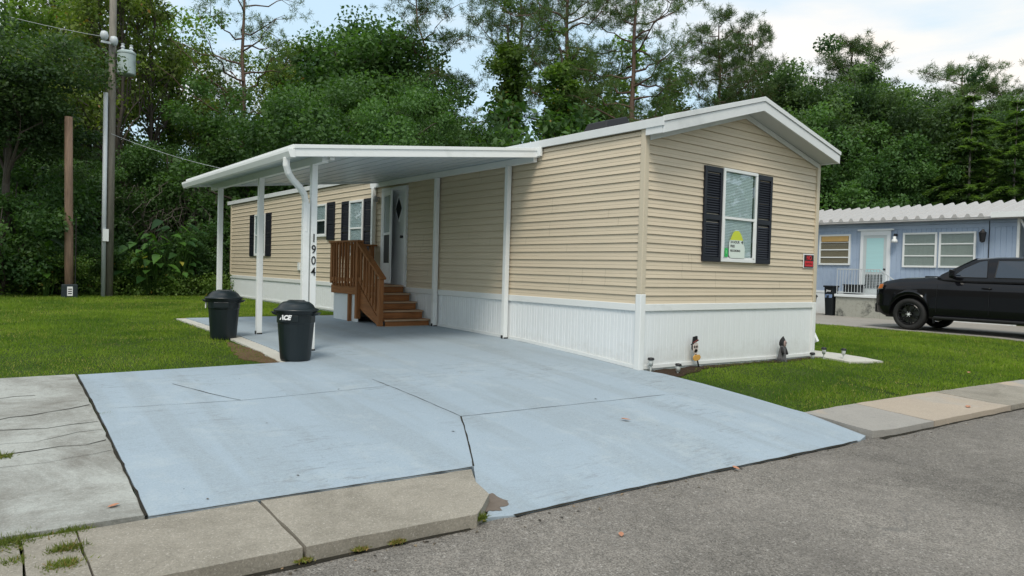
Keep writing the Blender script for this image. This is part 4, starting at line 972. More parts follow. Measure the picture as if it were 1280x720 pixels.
# porch
por = thing('porch', 'mildewed concrete porch block with white metal railing before the blue home', 'porch', (17.6, 6, BZ))
b = MB(); b.box(17.05, BX-.05, 4.85, 6.35, BZ, .47); b.build('block', m_block, por, bevel=.02)
b = MB(); b.box(17.0, BX-.05, 4.8, 6.38, .47, .56); b.build('slab', m_skirt, por, bevel=.01)
for k in range(3):
    b = MB(); b.box(17.05, BX-.05, 4.85-.28*(k+1), 4.85-.28*k, BZ, .47-.175*(k+1)); b.build('step', m_block, por, bevel=.015)
b = MB(); m_rail = M('dull white railing', (.50, .53, .55), .5, .1)
b.bar((17.08, 6.33, 1.42), (17.08, 4.9, 1.42), .04, .03); b.bar((17.08, 6.33, .62), (17.08, 4.9, .62), .035, .03); b.bar((17.08, 4.9, 1.42), (17.08, 3.95, .72), .04, .03); b.bar((17.08, 4.9, .62), (17.08, 3.95, -.02), .035, .03); b.bar((17.08, 6.33, 1.42), (18.1, 6.33, 1.42), .04, .03)
b.build('rail', m_rail, por)
for k in range(15):
    y = 6.33-.102*k; b = MB(); b.bar((17.08, y, .47 if k in (0, 14) else .62), (17.08, y, 1.42), .028 if k in (0, 14) else .014, .014); b.build('baluster', m_rail, por)
for k in range(1, 8):
    y = 4.9-.13*k; b = MB(); b.bar((17.08, y, .62-.09*k-.02), (17.08, y, 1.42-.096*k), .014, .014); b.build('baluster', m_rail, por)
nb = thing('trash_bin', 'tall black wheeled bin with white hand painted 1910 beside the porch', 'trash bin', (17.0, 6.62, BZ))
m_pen = M('pale blue hand paint', (.32, .45, .72), .6, .2, 20)
b = MB(); b.add([(x, y, z) for x, y, z in [(17.0, 6.42, BZ), (17.3, 6.42, BZ), (17.3, 6.68, BZ), (17.0, 6.68, BZ), (16.95, 6.40, .78), (17.34, 6.40, .78), (17.34, 6.72, .78), (16.95, 6.72, .78)]], [(0, 3, 2, 1), (4, 5, 6, 7), (0, 1, 5, 4), (1, 2, 6, 5), (2, 3, 7, 6), (3, 0, 4, 7)]); b.build('body', m_plast2, nb, bevel=.02)
b = MB(); b.box(16.92, 17.37, 6.38, 6.75, .78, .84); b.build('lid', m_plast2, nb, bevel=.02)
text('painted_number', '1910', .20, m_pen, nb, (16.955, 6.555, .42), (math.radians(86), 0, -PI/2), .001, bold=.006, sx=.62)
text('painted_letters', 'Jims', .10, m_letter, nb, (16.945, 6.555, .63), (math.radians(86), 0, -PI/2), .001, bold=.002)
nb2 = thing('trash_bin', 'round black bin with hand painted numbers half hidden by the right house corner', 'trash bin', (16.6, 7.2, BZ))
b = MB(); b.lathe([(.27, 0), (.33, .62), (.34, .66)], 28, (16.6, 7.16, BZ)); b.build('body', m_plast2, nb2, smooth=False)
b = MB(); b.lathe([(.36, .64), (.37, .68), (.33, .72), (.18, .84), (.0, .87)], 28, (16.6, 7.16, BZ)); b.build('lid', m_plast2, nb2, smooth=True)
text('painted_number', '1910', .2, m_pen, nb2, (16.28, 7.05, BZ+.3), (PI/2, 0, -PI/2+.3), .001, bold=.005, sx=.8)
ob = thing('storage_crate', 'black crate standing on the porch behind the white railing', 'crate', (17.6, 6.0, .56))
b = MB(); b.box(17.3, 17.9, 5.78, 6.22, .57, .86); b.build('body', m_plast2, ob, bevel=.02)
b = MB(); b.box(17.27, 17.93, 5.75, 6.25, .86, .90); b.build('rim', m_plast2, ob, bevel=.01)

# ------------------------------------------------------------------ black pickup truck
def pickup():
    t = thing('pickup_truck', 'glossy black four door pickup parked in front of the pale blue home', 'truck', (0, 0, 0))
    mp_, nt_, bb = newmat('black car paint'); bb.inputs['Base Color'].default_value = (.006, .006, .008, 1); bb.inputs['Roughness'].default_value = .22; bb.inputs['Specular IOR Level'].default_value = .15; bb.inputs['Coat Weight'].default_value = .45; bb.inputs['Coat Roughness'].default_value = .02
    mg, _, bg_ = newmat('tinted glass'); bg_.inputs['Base Color'].default_value = (.015, .022, .035, 1); bg_.inputs['Roughness'].default_value = .03; bg_.inputs['Specular IOR Level'].default_value = 1.0
    m_tyre = M('tyre rubber', (.018, .018, .018), .75, .2, 20); m_rim = M('black alloy', (.012, .012, .013), .22, .1, metal=.3); m_chr = M('dark trim', (.02, .02, .022), .4)
    FA, RA, WR = 0., -3.75, .41; AR = .50
    def sill(y):
        z = .34
        for c in (FA, RA):
            d = abs(y-c)
            if d < AR: z = max(z, WR+math.sqrt(AR*AR-d*d)-.01)
        if y > .62: z = max(z, .34+.12*((y-.62)/.3))
        return z
    ys_ = sorted(set([.93, .88, .78, .66, .6]+[FA+AR*math.cos(a*PI/14) for a in range(15)]+[RA+AR*math.cos(a*PI/14) for a in range(15)]+[-.54, -.7, -1.2, -1.9, -2.6, -3.1, -3.2, -4.4, -4.8, -4.95]), reverse=True)
    hood = lambda y: float(np.interp(y, [-4.95, -3.2, -3.15, -.95, -.6, .3, .72, .88, .93], [1.36, 1.34, 1.32, 1.40, 1.39, 1.34, 1.26, 1.14, 1.0]))
    halfw = lambda y: float(np.interp(y, [-4.95, -4.6, -.6, .3, .72, .88, .93], [.98, 1.0, 1.01, 1.0, .95, .84, .76]))
    sh_ = lambda y: float(np.interp(y, [-4.95, -1., -.2, .72, .93], [1.12, 1.14, 1.16, 1.08, .9]))
    b = MB(); K = None
    for y in ys_:
        s, H_, W_, S_ = sill(y), hood(y), halfw(y), sh_(y); flare = 0.03*math.exp(-((min(abs(y-FA), abs(y-RA)))/.5)**4)
        half = [(W_*.955, s-.0), (W_*.985+flare, s+.05), (W_*1.0+flare, max(s+.1, .62)), (W_*.985+flare*.6, max(s+.13, .86)), (W_*1.0, max(S_-.10, s+.16)), (W_*.985, S_), (W_*.93, min(S_+.12, H_-.03) if H_ > S_+.1 else H_-.02), (W_*.86, H_-.012), (W_*.5, H_+.018), (0, H_+.03)]
        row = [(-x, y, z) for x, z in half]+[(x, y, z) for x, z in reversed(half[:-1])]; K = len(row); b.v += row
    for i in range(len(ys_)-1):
        for k in range(K-1): b.f.append((i*K+k, i*K+k+1, (i+1)*K+k+1, (i+1)*K+k))
    b.f.append(tuple(range(K))); b.f.append(tuple((len(ys_)-1)*K+k for k in range(K-1, -1, -1)))
    body = b.build('body', mp_, t, local=True, smooth=True); body.modifiers.new('s', 'EDGE_SPLIT').split_angle = math.radians(38)
    # cab
    st_ = [(-.62, 1.385, 1.39, .90, .89), (-.80, 1.36, 1.50, .93, .86), (-1.10, 1.34, 1.69, .945, .82), (-1.45, 1.33, 1.865, .95, .775), (-1.9, 1.33, 1.905, .95, .77), (-2.5, 1.33, 1.90, .95, .765), (-2.95, 1.33, 1.865, .945, .76), (-3.06, 1.33, 1.80, .94, .77), (-3.19, 1.33, 1.36, .93, .9)]
    b = MB()
    for y, z0, z1, w0, w1 in st_: b.v += [(-w0, y, z0-.06), (-w0, y, z0), (-w1, y, z1-.03*(z1 > 1.5)), (-w1*.93, y, z1), (0, y, z1+.012*(z1 > 1.5)), (w1*.93, y, z1), (w1, y, z1-.03*(z1 > 1.5)), (w0, y, z0), (w0, y, z0-.06)]
    for i in range(len(st_)-1):
        for k in range(8): b.f.append((i*9+k, i*9+k+1, (i+1)*9+k+1, (i+1)*9+k))
    cb = b.build('cab', mp_, t, local=True, smooth=True); cb.modifiers.new('s', 'EDGE_SPLIT').split_angle = math.radians(28)
    def sidept(y, z, s, o=.006):
        z0 = 1.33; y_ = [q[0] for q in st_][::-1]
        w0 = float(np.interp(y, y_, [q[3] for q in st_][::-1])); w1 = float(np.interp(y, y_, [q[4] for q in st_][::-1])); z1 = float(np.interp(y, y_, [q[2] for q in st_][::-1]))-.03; zb = float(np.interp(y, y_, [q[1] for q in st_][::-1]))
        k = min(max((z-zb)/(z1-zb), 0), 1); return (s*(w0+(w1-w0)*k+o), y, z)
    for s in (-1, 1):
        for poly in ([(-1.02, 1.40), (-.98, 1.43), (-1.2, 1.63), (-1.52, 1.80), (-1.70, 1.825), (-1.74, 1.40)], [(-1.90, 1.40), (-1.93, 1.825), (-2.45, 1.825), (-2.72, 1.78), (-2.80, 1.66), (-2.80, 1.40)]):
            b = MB(); b.add([sidept(y, z, s, .008) for y, z in poly], [tuple(range(len(poly)))]); b.build('side_window', mg, t, local=True, fix=False)
            b = MB(); pp = [sidept(y, z, s, .008) for y, z in poly]; b.tube(pp+[pp[0]], .012, 5, cap=False); b.build('window_trim', m_chr, t, local=True)
        b = MB(); b.add([(s*1.0, -.98, 1.36), (s*1.22, -1.0, 1.38), (s*1.24, -1.0, 1.60), (s*1.03, -.98, 1.58), (s*1.0, -1.1, 1.38), (s*1.2, -1.12, 1.40), (s*1.22, -1.12, 1.58), (s*1.03, -1.1, 1.56)], [(0, 1, 2, 3), (7, 6, 5, 4), (0, 4, 5, 1), (1, 5, 6, 2), (2, 6, 7, 3), (3, 7, 4, 0)]); b.bar((s*.93, -1.0, 1.38), (s*1.06, -1.03, 1.42), .05, .06); b.build('side_mirror', mp_, t, local=True, bevel=.03)
        for yh in (-1.66, -2.72):
            b = MB(); b.tube([(s*1.0, yh, 1.14), (s*1.035, yh-.02, 1.145), (s*1.035, yh-.18, 1.145), (s*1.0, yh-.2, 1.14)], .014, 6); b.build('door_handle', mp_, t, local=True, smooth=True)
        b = MB(); b.bar((s*1.02, -.62, .37), (s*1.02, -3.2, .37), .1, .06); b.build('running_board', m_chr, t, local=True, bevel=.015)
        for y in (-.66, -1.82, -2.88):
            b = MB(); b.tube([(s*1.013, y, .50), (s*1.021, y, .7), (s*1.012, y, .95), (s*1.013, y, 1.06), (s*.99, y, 1.2)], .004, 4); b.build('door_seam', m_black, t, local=True)
        b = MB(); b.add([(s*.84, .895, 1.02), (s*.955, .70, 1.05), (s*.965, .66, 1.19), (s*.83, .84, 1.18), (s*.56, .915, 1.16), (s*.56, .955, 1.03)], [(0, 1, 2, 3), (0, 3, 4, 5)]); hl = b.build('headlight', M('headlight lens', (.45, .45, .42), .1), t, local=True, fix=False); 
        b = MB(); b.add([(s*.88, .85, 1.05), (s*.97, .70, 1.07), (s*.975, .67, 1.18), (s*.87, .81, 1.17)], [(0, 1, 2, 3)]); b.build('marker_lens', M('amber marker lens', (.75, .22, .06), .25), hl, local=True, fix=False)
        b = MB(); b.box(min(s*.93, s*.99), max(s*.93, s*.99), -.62, -.58, .22, .50); b.build('mud_flap', m_black, t, local=True)
    b = MB(); b.box(-.72, .72, .90, .97, .62, 1.14); b.build('grille', m_chr, t, local=True, bevel=.02)
    b = MB(); b.prism([(-.86, .80), (-.72, 1.0), (.72, 1.0), (.86, .80), (.86, .6), (-.86, .6)], .26, 'z', .40); b.build('bumper', mp_, t, local=True, bevel=.04)
    b = MB(); b.box(-.93, .93, -5.05, -4.93, .48, .72); b.build('rear_bumper', m_chr, t, local=True, bevel=.03)
    b = MB(); b.box(-.86, .86, -4.9, .6, .36, .9)
    b2 = MB(); b2.box(-.72, .72, -4.9, .7, .3, .95); b2.build('chassis', m_black, t, local=True)
    b = MB(); b.add([(-.82, -.66, 1.42), (.82, -.66, 1.42), (.72, -1.43, 1.86), (-.72, -1.43, 1.86)], [(0, 1, 2, 3)])
    b.v = [(x, y+.012, z+.02) for x, y, z in b.v]; b.build('windshield', mg, t, local=True, fix=False)
    b = MB(); b.prism([(-1.0, 1.35), (-.55, 1.37), (-.1, 1.39)], .001, 'x', 0)
    b = MB(); b.box(-.35, .35, -.55, -.1, 1.385, 1.42); b.build('hood_scoop', mp_, t, local=True, bevel=.015)
    b = MB(); b.add([(.05, -2.5, 1.91), (-.05, -2.5, 1.91), (-.015, -2.62, 1.99), (.015, -2.62, 1.99), (0, -2.35, 1.91)], [(0, 1, 2, 3), (0, 3, 4), (1, 4, 2), (2, 4, 3)]); b.build('roof_antenna', m_black, t, local=True)
    for c in (FA, RA):
        for s in (-1, 1):
            b = MB(); pr = [(.27, -.125), (.36, -.135), (.395, -.12), (.41, -.08), (.41, .08), (.395, .12), (.36, .135), (.27, .125)]; n_ = 40
            for r_, x_ in pr:
                for k in range(n_): a = 2*PI*k/n_; b.v.append((s*.87+x_*s, c+r_*math.cos(a), WR+r_*math.sin(a)))
            for i in range(len(pr)):
                for k in range(n_): j = (i+1) % len(pr); b.f.append((i*n_+k, i*n_+(k+1) % n_, j*n_+(k+1) % n_, j*n_+k))
            ty = b.build('wheel', m_tyre, t, local=True, smooth=True)
            b = MB(); n_ = 36
            for r_, x_ in ((.28, .125), (.268, .135), (.25, .11), (.24, .02), (.235, -.10)):
                for k in range(n_): a = 2*PI*k/n_; b.v.append((s*(.87+x_), c+r_*math.cos(a), WR+r_*math.sin(a)))
            for i in range(4):
                for k in range(n_): b.f.append((i*n_+k, i*n_+(k+1) % n_, (i+1)*n_+(k+1) % n_, (i+1)*n_+k))
            for k in range(6):
                for da in (-.16, .16):
                    a = k*PI/3+.3; ca, sa = math.cos(a), math.sin(a); c2, s2_ = math.cos(a+da), math.sin(a+da)
                    b.bar((s*.965, c+.05*ca, WR+.05*sa), (s*.985, c+.26*c2, WR+.26*s2_), .035, .03, up=(1, 0, 0))
            b.tube([(s*.93, c, WR), (s*.985, c, WR)], [.085, .07], 16); b.build('rim', m_rim, ty, local=True)
            b = MB(); b.tube([(s*.86, c, WR), (s*.87, c, WR)], .23, 24); b.build('brake_disc', M('brake disc', (.2, .2, .2), .4, metal=.8), ty, local=True)
            b = MB(); b.tube([(s*.985, c, WR), (s*.992, c, WR)], .035, 12); b.build('hub_cap', m_alu, ty, local=True)
            for k in range(6):
                b = MB(); a = k*PI/3; b.tube([(s*.98, c+.058*math.cos(a), WR+.058*math.sin(a)), (s*.992, c+.058*math.cos(a), WR+.058*math.sin(a))], .009, 6)
                if c == FA and s == -1: b.build('lug_nut', m_alu, ty, local=True)
    return t
tk = pickup(); tk.location = (13.62, 2.07, -.20)

# ------------------------------------------------------------------ utility poles
px_, py_ = spot(83, 20.9); px_, py_ = -4.50, 16.8
po = thing('utility_pole', 'short reddish brown pole stub ending below the foliage with a dark box at its foot', 'utility pole', (px_, py_, 0))
b = MB(); b.tube([(px_+.02, py_, -.2), (px_, py_, 1.3), (px_-.02, py_, 3), (px_-.04, py_, 4.95)], [.11, .108, .102, .098], 16); b.build('shaft', m_pole, po, smooth=True)
b = MB(); b.box(px_-.19, px_+.19, py_-.28, py_-.13, -.05, .37); bx_ = b.build('meter_box', M('dark green grey box', (.02, .03, .035), .5), po, bevel=.02)
b = MB(); b.box(px_-.06, px_+.07, py_-.288, py_-.281, .06, .31); b.build('notice', m_letter, bx_)
for k in range(3): b = MB(); b.box(px_-.04, px_+.05, py_-.291, py_-.289, .11+.06*k, .135+.06*k); b.build('print', m_black_paint, bx_)
b = MB(); b.tube([(px_+.15, py_-.08, .3), (px_+.155, py_-.08, 2.2)], .015, 6); b.build('cable', m_bolt, po)
qx, qy = spot(136, 20.7)
po = thing('utility_pole', 'tall grey utility pole with conduit and a transformer high up', 'utility pole', (qx, qy, 0))
b = MB(); b.tube([(qx, qy, -.2), (qx+.02, qy, 5), (qx+.03, qy, 13)], [.11, .10, .085], 16); b.build('shaft', m_pole2, po, smooth=True)
b = MB(); b.tube([(qx-.16, qy-.1, 0), (qx-.15, qy-.1, 5.85)], .06, 10); b.build('conduit', m_pvc, po, smooth=True)
b = MB(); b.box(qx-.2, qx-.05, qy-.22, qy-.16, 1.6, 1.95); b.build('tag', m_white, po)
b = MB(); b.lathe([(.21, 0), (.24, .03), (.24, .58), (.255, .60), (.255, .64), (.19, .69), (0, .71)], 24, (qx+.35, qy-.2, 6.42)); tr_ = b.build('transformer', m_trans, po, smooth=False)
for k, dx in enumerate((-.1, .12)):
    b = MB(); b.lathe([(.03, 0), (.06, .03), (.035, .08), (.06, .12), (.035, .17), (.05, .22), (0, .24)], 10, (qx+.35+dx, qy-.2, 7.08)); b.build('bushing', m_pvc, tr_)
b = MB(); b.tube([(qx+.62, qy-.40, 6.8), (qx+.62, qy-.45, 6.8)], .05, 10); b.build('gauge', m_black, tr_)
b = MB(); b.box(qx+.12, qx+.2, qy-.25, qy-.05, 6.45, 7.0); b.build('bracket', m_bolt, tr_)
for k, (dx, dz) in enumerate(((-.22, 7.4), (.02, 7.3))):
    b = MB(); b.lathe([(.03, -.1), (.09, -.05), (.11, .05), (.08, .14), (0, .17)], 12, (qx+dx, qy-.22, dz)); b.build('insulator', m_pvc, po, smooth=True)
b = MB(); b.bar((qx-.3, qy-.22, 7.25), (qx+.1, qy-.18, 7.25), .06, .06); b.build('cross_arm', m_pvc, po)
def sagw(a, c, s, r, n=24):
    b = MB(); a = Vector(a); c = Vector(c); b.tube([a.lerp(c, i/n)-Vector((0, 0, s*4*(i/n)*(1-i/n))) for i in range(n+1)], r, 5); return b
wr = sagw((qx, qy-.1, 4.7), (.3, 13.0, 3.4), .2, .005).build('service_wire', m_pvc); tag(wr, 'thin grey wire sagging from the tall utility pole to the home roof', 'wire')
wr = sagw((qx-.2, qy-.2, 7.4), (qx-9, qy+4, 10.2), .5, .006).build('overhead_wire', m_pvc); tag(wr, 'pale overhead wire running up left from the transformer pole', 'wire')

# ------------------------------------------------------------------ trees
proto('oak', 'broad', m_leafd, m_bark, seed=1, H=8.2, CR=4.6, base=.8, ncl=190, per=300, leaf=.13, clr=.72, limbs=18, trunk_r=.22)
proto('oak2', 'broad', m_leafd, m_bark, seed=2, H=9.5, CR=3.4, base=2.2, ncl=100, per=260, leaf=.14, clr=.85, limbs=26, open_=.2, trunk_r=.18)
proto('tall', 'broad', m_leafm, m_bark, seed=3, H=13, CR=2.6, base=2.2, ncl=85, per=150, leaf=.16, clr=.78, limbs=40, open_=.5, trunk_r=.15)
proto('olive', 'broad', m_leafo, m_bark, seed=4, H=13, CR=2.9, base=3.5, ncl=78, per=100, leaf=.16, clr=.75, limbs=46, open_=.6, trunk_r=.14)
proto('hazy', 'broad', m_leafb, m_bark, seed=5, H=10, CR=3.8, base=.8, ncl=190, per=300, leaf=.135, clr=.72, limbs=20, trunk_r=.2)
proto('fine', 'broad', m_leafb, m_bark, seed=6, H=9, CR=2.7, base=4.2, ncl=110, per=330, leaf=.11, clr=.8, limbs=12, flat=.5, trunk_r=.15, open_=.4)
proto('vine', 'broad', m_leafm, m_bark, seed=7, H=12, CR=.75, base=.4, ncl=95, per=140, leaf=.14, clr=.45, limbs=12, trunk_r=.2, shape=1.0)
proto('slim', 'broad', m_leafm, m_bark, seed=8, H=9, CR=1.1, base=1.5, ncl=55, per=110, leaf=.13, clr=.5, limbs=26, open_=.5, trunk_r=.08)
proto('shrub', 'broad', m_leafm, m_bark, seed=9, H=2.6, CR=1.7, base=.05, ncl=46, per=190, leaf=.11, clr=.5, limbs=12, trunk_r=.04)
proto('shrub2', 'broad', m_leafd, m_bark, seed=10, H=3.4, CR=1.9, base=.05, ncl=55, per=200, leaf=.12, clr=.55, limbs=14, trunk_r=.05)
proto('pine', 'pine', m_pine, m_barkp, seed=11, H=14, crown0=.50, spread=4.2, nb=28, tufts=8, trunk_r=.2, dens=34, needle=.17)
proto('pine_open', 'pine', m_pine, m_barkp, seed=12, H=14, crown0=.30, spread=4.2, nb=30, tufts=4, trunk_r=.16, dens=30, needle=.16, bare=.15, up=.45)
proto('pine_top', 'pine', m_pine, m_barkp, seed=13, H=12, crown0=.62, spread=2.5, nb=18, tufts=9, trunk_r=.14, dens=36, needle=.17)
proto('pine_lean', 'pine', m_pine, m_barkp, seed=14, H=13, crown0=.45, spread=2.9, nb=22, tufts=6, trunk_r=.12, lean=-2.6, dens=36, needle=.17)
m_fir = mat_leaf('light conifer foliage', (.05, .11, .035), (.18, .28, .08), .4)
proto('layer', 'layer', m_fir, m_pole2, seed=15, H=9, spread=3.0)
# left woods
P_ = place
P_('tall', 8, 27, -60, 'leafy dark tree at the far left edge of the frame', sx=1.1)
P_('fine', 2, 19.9, 40, 'blue green tree with drooping layered branches at the left edge', sx=1.25)
P_('olive', 62, 30, -80, 'tall olive leaved tree rising behind the short pole', sx=1.0)
P_('tall', 105, 33, -70, 'tall leafy tree just left of the transformer pole', sx=.9)
P_('olive', 150, 27, -60, 'tall loose olive tree directly behind the transformer pole', sx=.95)
P_('olive', 185, 29, -40, 'rust tinged tree right of the transformer', sx=.9)
P_('tall', 215, 34, -10, 'tall green tree between transformer and the bare limbed pine', sx=1.1)
P_('olive', 250, 31, 60, 'shorter olive tree left of the bare limbed pine trunk', sx=1.)
P_('oak2', 205, 26, 165, 'dark rounded tree low behind the conduit pole', sx=1.)
P_('oak2', 105, 25, 190, 'dark tree filling the gap between the two poles', sx=1.1)
P_('oak2', 40, 26, 150, 'dark tree low at the left edge behind the shrubs', sx=1.1)
P_('hazy', 60, 34, 130, 'shaded tree deep in the woods behind the short pole', sx=1.2)
P_('pine_open', 301, 30, -60, 'open pine with bare limbs against the bright sky', name='pine_tree', sx=1.0, cat='pine')
P_('olive', 345, 36, 60, 'thin olive tree right of the open limbed pine', sx=.9)
# behind the carport
P_('oak', 375, 29, 92, 'broad dense dark oak behind the carport roof', sx=1.05)
P_('oak', 470, 30, 104, 'dense oak joining the broad one above the carport', sx=.9, rz=2)
P_('oak2', 405, 36, 14, 'taller oak behind with an airy top above the dense oaks', sx=1.2)
P_('oak2', 470, 38, 22, 'dark pointed tree against pale sky left of the pines', sx=1.05, rz=1)
P_('oak', 545, 31, 140, 'low dense oak right of the carport corner', sx=.8, rz=4)
P_('oak2', 515, 35, 84, 'tree sloping down toward the leaning pine', sx=.9, rz=3)
P_('oak2', 300, 33, 128, 'dark tree below the open pine', sx=1.2, rz=5)
P_('oak', 255, 28, 190, 'dense oak low beyond the far carport post', sx=.8, rz=1.3)
P_('oak2', 610, 36, 148, 'small dark tree beneath the vine clad trunk', sx=1.1, rz=.5)
# pines in the middle
P_('pine_lean', 590, 36, -10, 'leaning pine with upswept limbs left of the vine clad trunk', name='pine_tree', cat='pine', rz=-.7, sx=1.1)
P_('vine', 628, 36, -20, 'vine smothered trunk standing alone left of the large pines', sx=1.2)
P_('pine_top', 640, 40, -60, 'tall pine rising over the vine smothered trunk', name='pine_tree', cat='pine', sx=.9, rz=1)
P_('vine', 690, 34, 10, 'thick vine covered trunk above the house roof', sx=1.3, rz=2)
P_('pine', 700, 35, -70, 'tall pine with a vine covered lower trunk', name='pine_tree', cat='pine', sx=.9, rz=2.2)
P_('shrub2', 686, 30, 138, 'bright leafy vine clump at the roof line', cat='bush', sx=1.)
P_('slim', 735, 37, 60, 'slender dark tree between the two biggest pines', sx=1.3)
P_('slim', 752, 40, 40, 'slender tree left of the biggest pine trunk', sx=1.2, rz=1)
P_('pine', 783, 33, -40, 'biggest pine with a thick fork above the roof vent', name='pine_tree', cat='pine', sx=1.0, rz=4)
P_('slim', 815, 38, 70, 'slender leafy tree right of the biggest pine trunk', sx=1.3, rz=2)
P_('slim', 838, 38, 88, 'short slender tree near the roof slope', sx=1.2, rz=3)
P_('pine_top', 889, 38, 28, 'small round topped pine left of the roof peak', name='pine_tree', cat='pine', sx=.95, rz=1)
P_('pine_top', 932, 40, 44, 'thin pine just above the roof peak', name='pine_tree', cat='pine', sx=.8, rz=2)
P_('oak2', 950, 44, 104, 'dark tree behind the roof peak', sx=1.1, rz=2)
# right woods
P_('hazy', 985, 40, 74, 'blue green tree right of the roof peak', sx=1.0)
P_('pine_top', 1055, 46, 62, 'broad topped pine poking above the right woods', name='pine_tree', cat='pine', sx=1.3, rz=3)
P_('hazy', 1040, 42, 90, 'blue green tree beneath the broad topped pine', sx=1.0, rz=1)
P_('hazy', 1100, 38, 106, 'rounded blue green tree above the blue home roof', sx=1., rz=2)
P_('hazy', 1150, 41, 108, 'dark tree between the two poking pines', sx=1., rz=3)
P_('pine_top', 1190, 45, 88, 'twin clumped pine poking above the right woods', name='pine_tree', cat='pine', sx=1.2, rz=4)
P_('pine_top', 1242, 44, 112, 'small pine tip near the right edge', name='pine_tree', cat='pine', sx=.9, rz=5)
P_('oak', 1010, 38, 130, 'dense shaded oak right of the roof eave', sx=1., rz=2.5)
P_('oak', 1080, 36, 170, 'dense shaded oak low behind the ribbed roof', sx=.9, rz=3.5)
P_('hazy', 1225, 42, 140, 'blue green tree behind the layered conifers', sx=1.0, rz=4)
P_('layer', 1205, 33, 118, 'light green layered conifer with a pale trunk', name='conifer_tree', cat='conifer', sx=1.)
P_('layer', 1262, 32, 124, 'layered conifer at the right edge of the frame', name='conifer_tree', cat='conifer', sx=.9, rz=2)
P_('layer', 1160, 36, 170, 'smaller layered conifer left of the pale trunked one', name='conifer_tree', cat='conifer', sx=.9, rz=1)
P_('oak', 1310, 40, 130, 'dense tree cut by the right edge of the frame', sx=.9, rz=1)
# undergrowth shrubs along the left edge of the woods
sl = ['ragged shrub at the far left edge of the lawn', 'leafy shrub left of the short brown pole', 'dark shrub hugging the foot of the short brown pole', 'rounded shrub between the two poles', 'shrub crowding the foot of the conduit pole', 'low shrub right of the conduit pole',
      'dark shrub under the big leaved plant', 'shadowy shrub left of the far carport post', 'shrub behind the far carport post', 'shaded shrub by the far corner of the beige home']
for i, (px, d, tp, k) in enumerate([(2, 19.5, 240, 'shrub2'), (46, 20.6, 296, 'shrub2'), (78, 20.6, 312, 'shrub'), (108, 21.4, 296, 'shrub2'), (146, 22.0, 312, 'shrub'), (176, 22.4, 326, 'shrub'), (205, 23.6, 312, 'shrub2'), (240, 23.8, 290, 'shrub2'), (272, 24.6, 280, 'shrub2'), (300, 27.5, 265, 'shrub2')]):
    P_(k, px, d, tp, sl[i], cat='bush', name='shrub', group='shrubs along the left edge of the lawn', rz=i*1.3, sx=1.1)
tl = ['dim second shrub behind the far left one', 'tall dim shrub behind the two poles', 'tall dim shrub behind the big leaved plant', 'tall dim shrub in the shade beyond the carport']
for i, (px, d, tp) in enumerate([(20, 21.6, 205), (108, 23.8, 222), (195, 27.0, 235), (262, 28.5, 235)]):
    P_('shrub2', px, d, tp, tl[i], cat='bush', name='shrub', group='shrubs along the left edge of the lawn', rz=i*2.1, sx=.9)
# ground cover along the woods' edge, and the far mass of the wood
R = np.random.default_rng(77)
def mass(name, label, cat, cen, rad, per, leaf, mat, flat=.8, seed=5):
    L = clusters(np.random.default_rng(seed), cen, rad, per, leaf, flat); o = leaf_mesh(name, *L, mat); return tag(o, label, cat, kind='stuff')
cs = []
for i in range(260):
    px = R.uniform(-20, 330); d = 19.3+max(px, 0)*.0115+R.uniform(0, 2.6); x, y = spot(px, d); cs.append((x, y, R.uniform(.05, .35)+.25*(R.random() < .3)))
mass('ground_cover', 'tangled low weeds and vines along the edge of the left lawn', 'undergrowth', cs, R.uniform(.3, .6, len(cs)), 130, .075, m_leafm, .6)
cs = []
for i in range(900):
    px = R.uniform(-160, 1420); d = R.uniform(44, 62); top = float(np.interp(px, [-160, 0, 230, 260, 340, 560, 640, 700, 940, 1000, 1100, 1420], [230, 230, 230, 230, 170, 170, 215, 215, 190, 140, 130, 140])); x, y = spot(px, d); H_ = height_at(px, top, d)
    cs.append((x, y, R.uniform(.4, 1)*H_ if R.random() < .6 else R.uniform(0, .6)*H_))
mass('far_wood', 'distant mass of dark trees closing off the view behind the homes', 'woods', cs, R.uniform(1.2, 2.2, len(cs)), 300, .20, m_leafb)
cs = []
for i in range(380):
    px = R.uniform(-60, 330); d = R.uniform(28, 34); x, y = spot(px, d); cs.append((x, y, R.uniform(.2, 4.2)))
mass('understory', 'dark understory leaves deep in the left woods', 'undergrowth', cs, R.uniform(.7, 1.3, len(cs)), 120, .17, m_leafd)
cs = []                                # unseen trees added behind the camera to cut low sky light and reflections
for i in range(420):
    a = R.uniform(math.radians(95), math.radians(345)); d = R.uniform(24, 34); H_ = 7.5 if R.random() < .5 else 4.5
    cs.append((CAM[0]+d*math.sin(a), CAM[1]+d*math.cos(a), R.uniform(0, H_)))
mass('light_block_woods', 'unseen belt of trees added behind the camera to block low sky light', 'woods', cs, R.uniform(1.6, 2.6, len(cs)), 60, .6, m_leafm)
